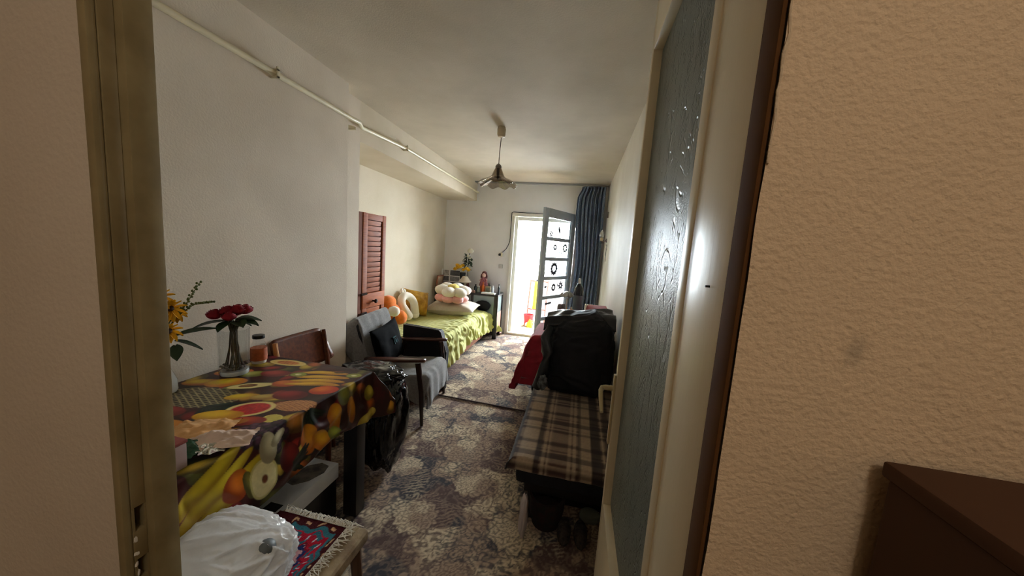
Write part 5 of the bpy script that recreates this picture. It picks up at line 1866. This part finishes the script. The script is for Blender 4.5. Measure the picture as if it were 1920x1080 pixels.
for k, x in enumerate((-.185, -.145)):
    obj('grey_cup', lathe(B(), [(0, KZ), (.024, KZ), (.030, KZ + .05), (.028, KZ + .11), (.018, KZ + .135), (.014, KZ + .13), (0, KZ + .02)], (x, 3.955 + .03 * k, 0), 16), mat('grey_ceramic', rgb(120, 118, 124), .4), label=('grey cup at the left front of the black side table', 'grey cup just right of the leftmost cup on the side table')[k], cat='cup', group='grey cups on the side table', loc=(x, 3.955 + .03 * k, KZ))
tor = thing('amber_dish', 'round amber orange lidded dish with a knob on the black side table', 'dish', (-.045, 3.96, KZ))
obj('stand', lathe(B(), [(0, KZ), (.045, KZ), (.050, KZ + .03), (.036, KZ + .045), (0, KZ + .045)], (-.045, 3.95, 0), 20), mat('brown_dish', rgb(130, 90, 50), .4), tor)
obj('lid', lathe(B(), [(0, KZ + .0455), (.048, KZ + .046), (.044, KZ + .07), (.018, KZ + .088), (0, KZ + .09)], (-.045, 3.95, 0), 20), M['amber'], tor)
obj('knob', lathe(B(), [(0, KZ + .088), (.008, KZ + .088), (.010, KZ + .105), (0, KZ + .118)], (-.045, 3.95, 0), 12), M['ivory'], tor)
tbo = thing('dark_bottle', 'very tall dark bottle with white cap on the black side table before the curtain', 'bottle', (.025, 3.98, KZ))
obj('body', lathe(B(), [(0, KZ), (.052, KZ), (.056, KZ + .01), (.056, KZ + .30), (.048, KZ + .345), (.026, KZ + .385), (.020, KZ + .40), (0, KZ + .40)], (.022, 3.98, 0), 26), mat('blue_black_glass', rgb(26, 32, 44), .16), tbo)
obj('label_band', lathe(B(), [(.0565, KZ + .06), (.057, KZ + .06), (.057, KZ + .26), (.0565, KZ + .26)], (.022, 3.98, 0), 26), mat('slate_label', rgb(84, 100, 116), .6), tbo, label='slate blue label')
obj('cap', lathe(B(), [(0, KZ + .40), (.013, KZ + .40), (.013, KZ + .455), (.010, KZ + .46), (0, KZ + .46)], (.022, 3.98, 0), 16), M['white'], tbo)

# ------------------------------------------------------------------ BALCONY THINGS
tfr = thing('wooden_rack', 'thin brown wooden rack leaning against the balcony parapet with a yellow cloth', 'rack', (-.80, 6.7, .02))
bw = mat('reddish_wood', rgb(110, 56, 40), .5, var=.2)
for x in (-.965, -.60):
    b = B()
    tube(b, [(x, 6.62, .022), (x, 6.88, .89)], .012, 8)
    obj('upright', b, bw, tfr)
for z_, y_ in ((.87, 6.875), (.30, 6.705)):
    b = B()
    tube(b, [(-.965, y_, z_), (-.60, y_, z_)], .011, 8)
    obj('crossbar', b, bw, tfr)
obj('yellow_towel', sheet(B(), lambda u, v: Vector((-.875 + .12 * u, 6.845 - .12 * (1 - v) - .012 + .008 * math.sin(u * 12), .30 + .565 * v)), 12, 12), mat('yellow_towel', rgb(236, 206, 50), .9, var=.1), smooth=3.2, label='bright yellow towel hanging on the brown rack on the balcony', cat='towel', loc=(-.8, 6.8, .5)).modifiers.new('thickness', 'SOLIDIFY').thickness = .006
tbk = thing('red_bucket', 'red plastic bucket on the balcony floor beside the rack', 'bucket', (-.90, 6.50, .02))
obj('pail', lathe(B(), [(0, .021), (.075, .021), (.10, .22), (.108, .225), (.108, .235), (.095, .235), (.07, .035), (0, .03)], (-.895, 6.42, 0), 26), M['red'], tbk)
b = B()
tube(b, [(-.895 + .10 * math.cos(a), 6.42 - .03 * math.sin(a) * 1.2, .22 - .10 * math.sin(a)) for a in np.linspace(0, PI, 12)], .004, 6)
obj('handle', b, M['white'], tbk)
tyj = thing('yellow_jug', 'small yellow plastic jug on the balcony floor in front of the red bucket', 'jug', (-.84, 6.26, .02))
obj('body', lathe(B(), [(0, .021), (.055, .021), (.06, .05), (.055, .11), (.025, .15), (.022, .17), (0, .17)], (-.835, 6.24, 0), 22), M['yellow_pl'], tyj)
b = B()
tube(b, [(-.81, 6.24, .155), (-.775, 6.24, .14), (-.775, 6.24, .09), (-.785, 6.24, .07)], .007, 8)
obj('handle', b, M['yellow_pl'], tyj)
ps_m = mat('cream_shoe', rgb(214, 200, 170), .6, var=.2, vscale=30)
for k, lb_ in enumerate(('left pale shoe on the balcony floor just outside the door', 'right pale shoe on the balcony floor just outside the door')):
    b = B()
    ell(b, (-.99 + .085 * k, 6.30, .06), (.034, .09, .04), nz=.06, zmin=.023)
    obj('pale_shoe', b, ps_m, smooth=3.2, label=lb_, cat='shoe', group='pale shoes on the balcony', loc=(-.99 + .085 * k, 6.3, .021))
obj('balcony_mat', box(-1.02, -.62, 5.86, 6.16, .021, .030, .003), mat('pink_mat', rgb(196, 150, 140), .9, col2=rgb(180, 176, 170), vscale=9), label='pale pink patterned mat on the balcony floor behind the threshold', cat='mat', loc=(-.8, 6.0, .021))
thg = thing('window_sash', 'white folded window sash with dark fittings along the left end of the balcony', 'window sash', (-1.1, 6.4, .9))
obj('sash_stile', box(-1.118, -1.08, 6.10, 6.15, .30, 2.3, .004), M['white_paint'], thg)
obj('sash_stile', box(-1.118, -1.08, 6.62, 6.67, .30, 2.3, .004), mat('beige_paint', rgb(200, 176, 150), .5, var=.1), thg)
obj('sash_rail', box(-1.118, -1.085, 6.1505, 6.6195, 2.22, 2.3, .004), M['white_paint'], thg)
obj('sash_rail', box(-1.118, -1.085, 6.1505, 6.6195, .30, .38, .004), M['white_paint'], thg)
for z_ in (1.35, 1.75):
    obj('fitting', box(-1.079, -1.07, 6.11, 6.14, z_, z_ + .16, .003), mat('dark_fitting', rgb(96, 84, 74), .5), thg)

# ------------------------------------------------------------------ HALL: brown cabinet at the right edge
thc = thing('hall_cabinet', 'plain dark brown cabinet in the hallway at the lower right edge', 'cabinet', (.45, .30, 0))
obj('carcass', box(.2925, .62, .20, .344, .0, 1.32, .003), mat('brown_board', rgb(70, 42, 22), .7, var=.15, vscale=5), thc)
obj('cabinet_top', box(.2905, .622, .198, .350, 1.3202, 1.335, .003), mat('brown_board2', rgb(76, 46, 26), .7, var=.15, vscale=5), thc)
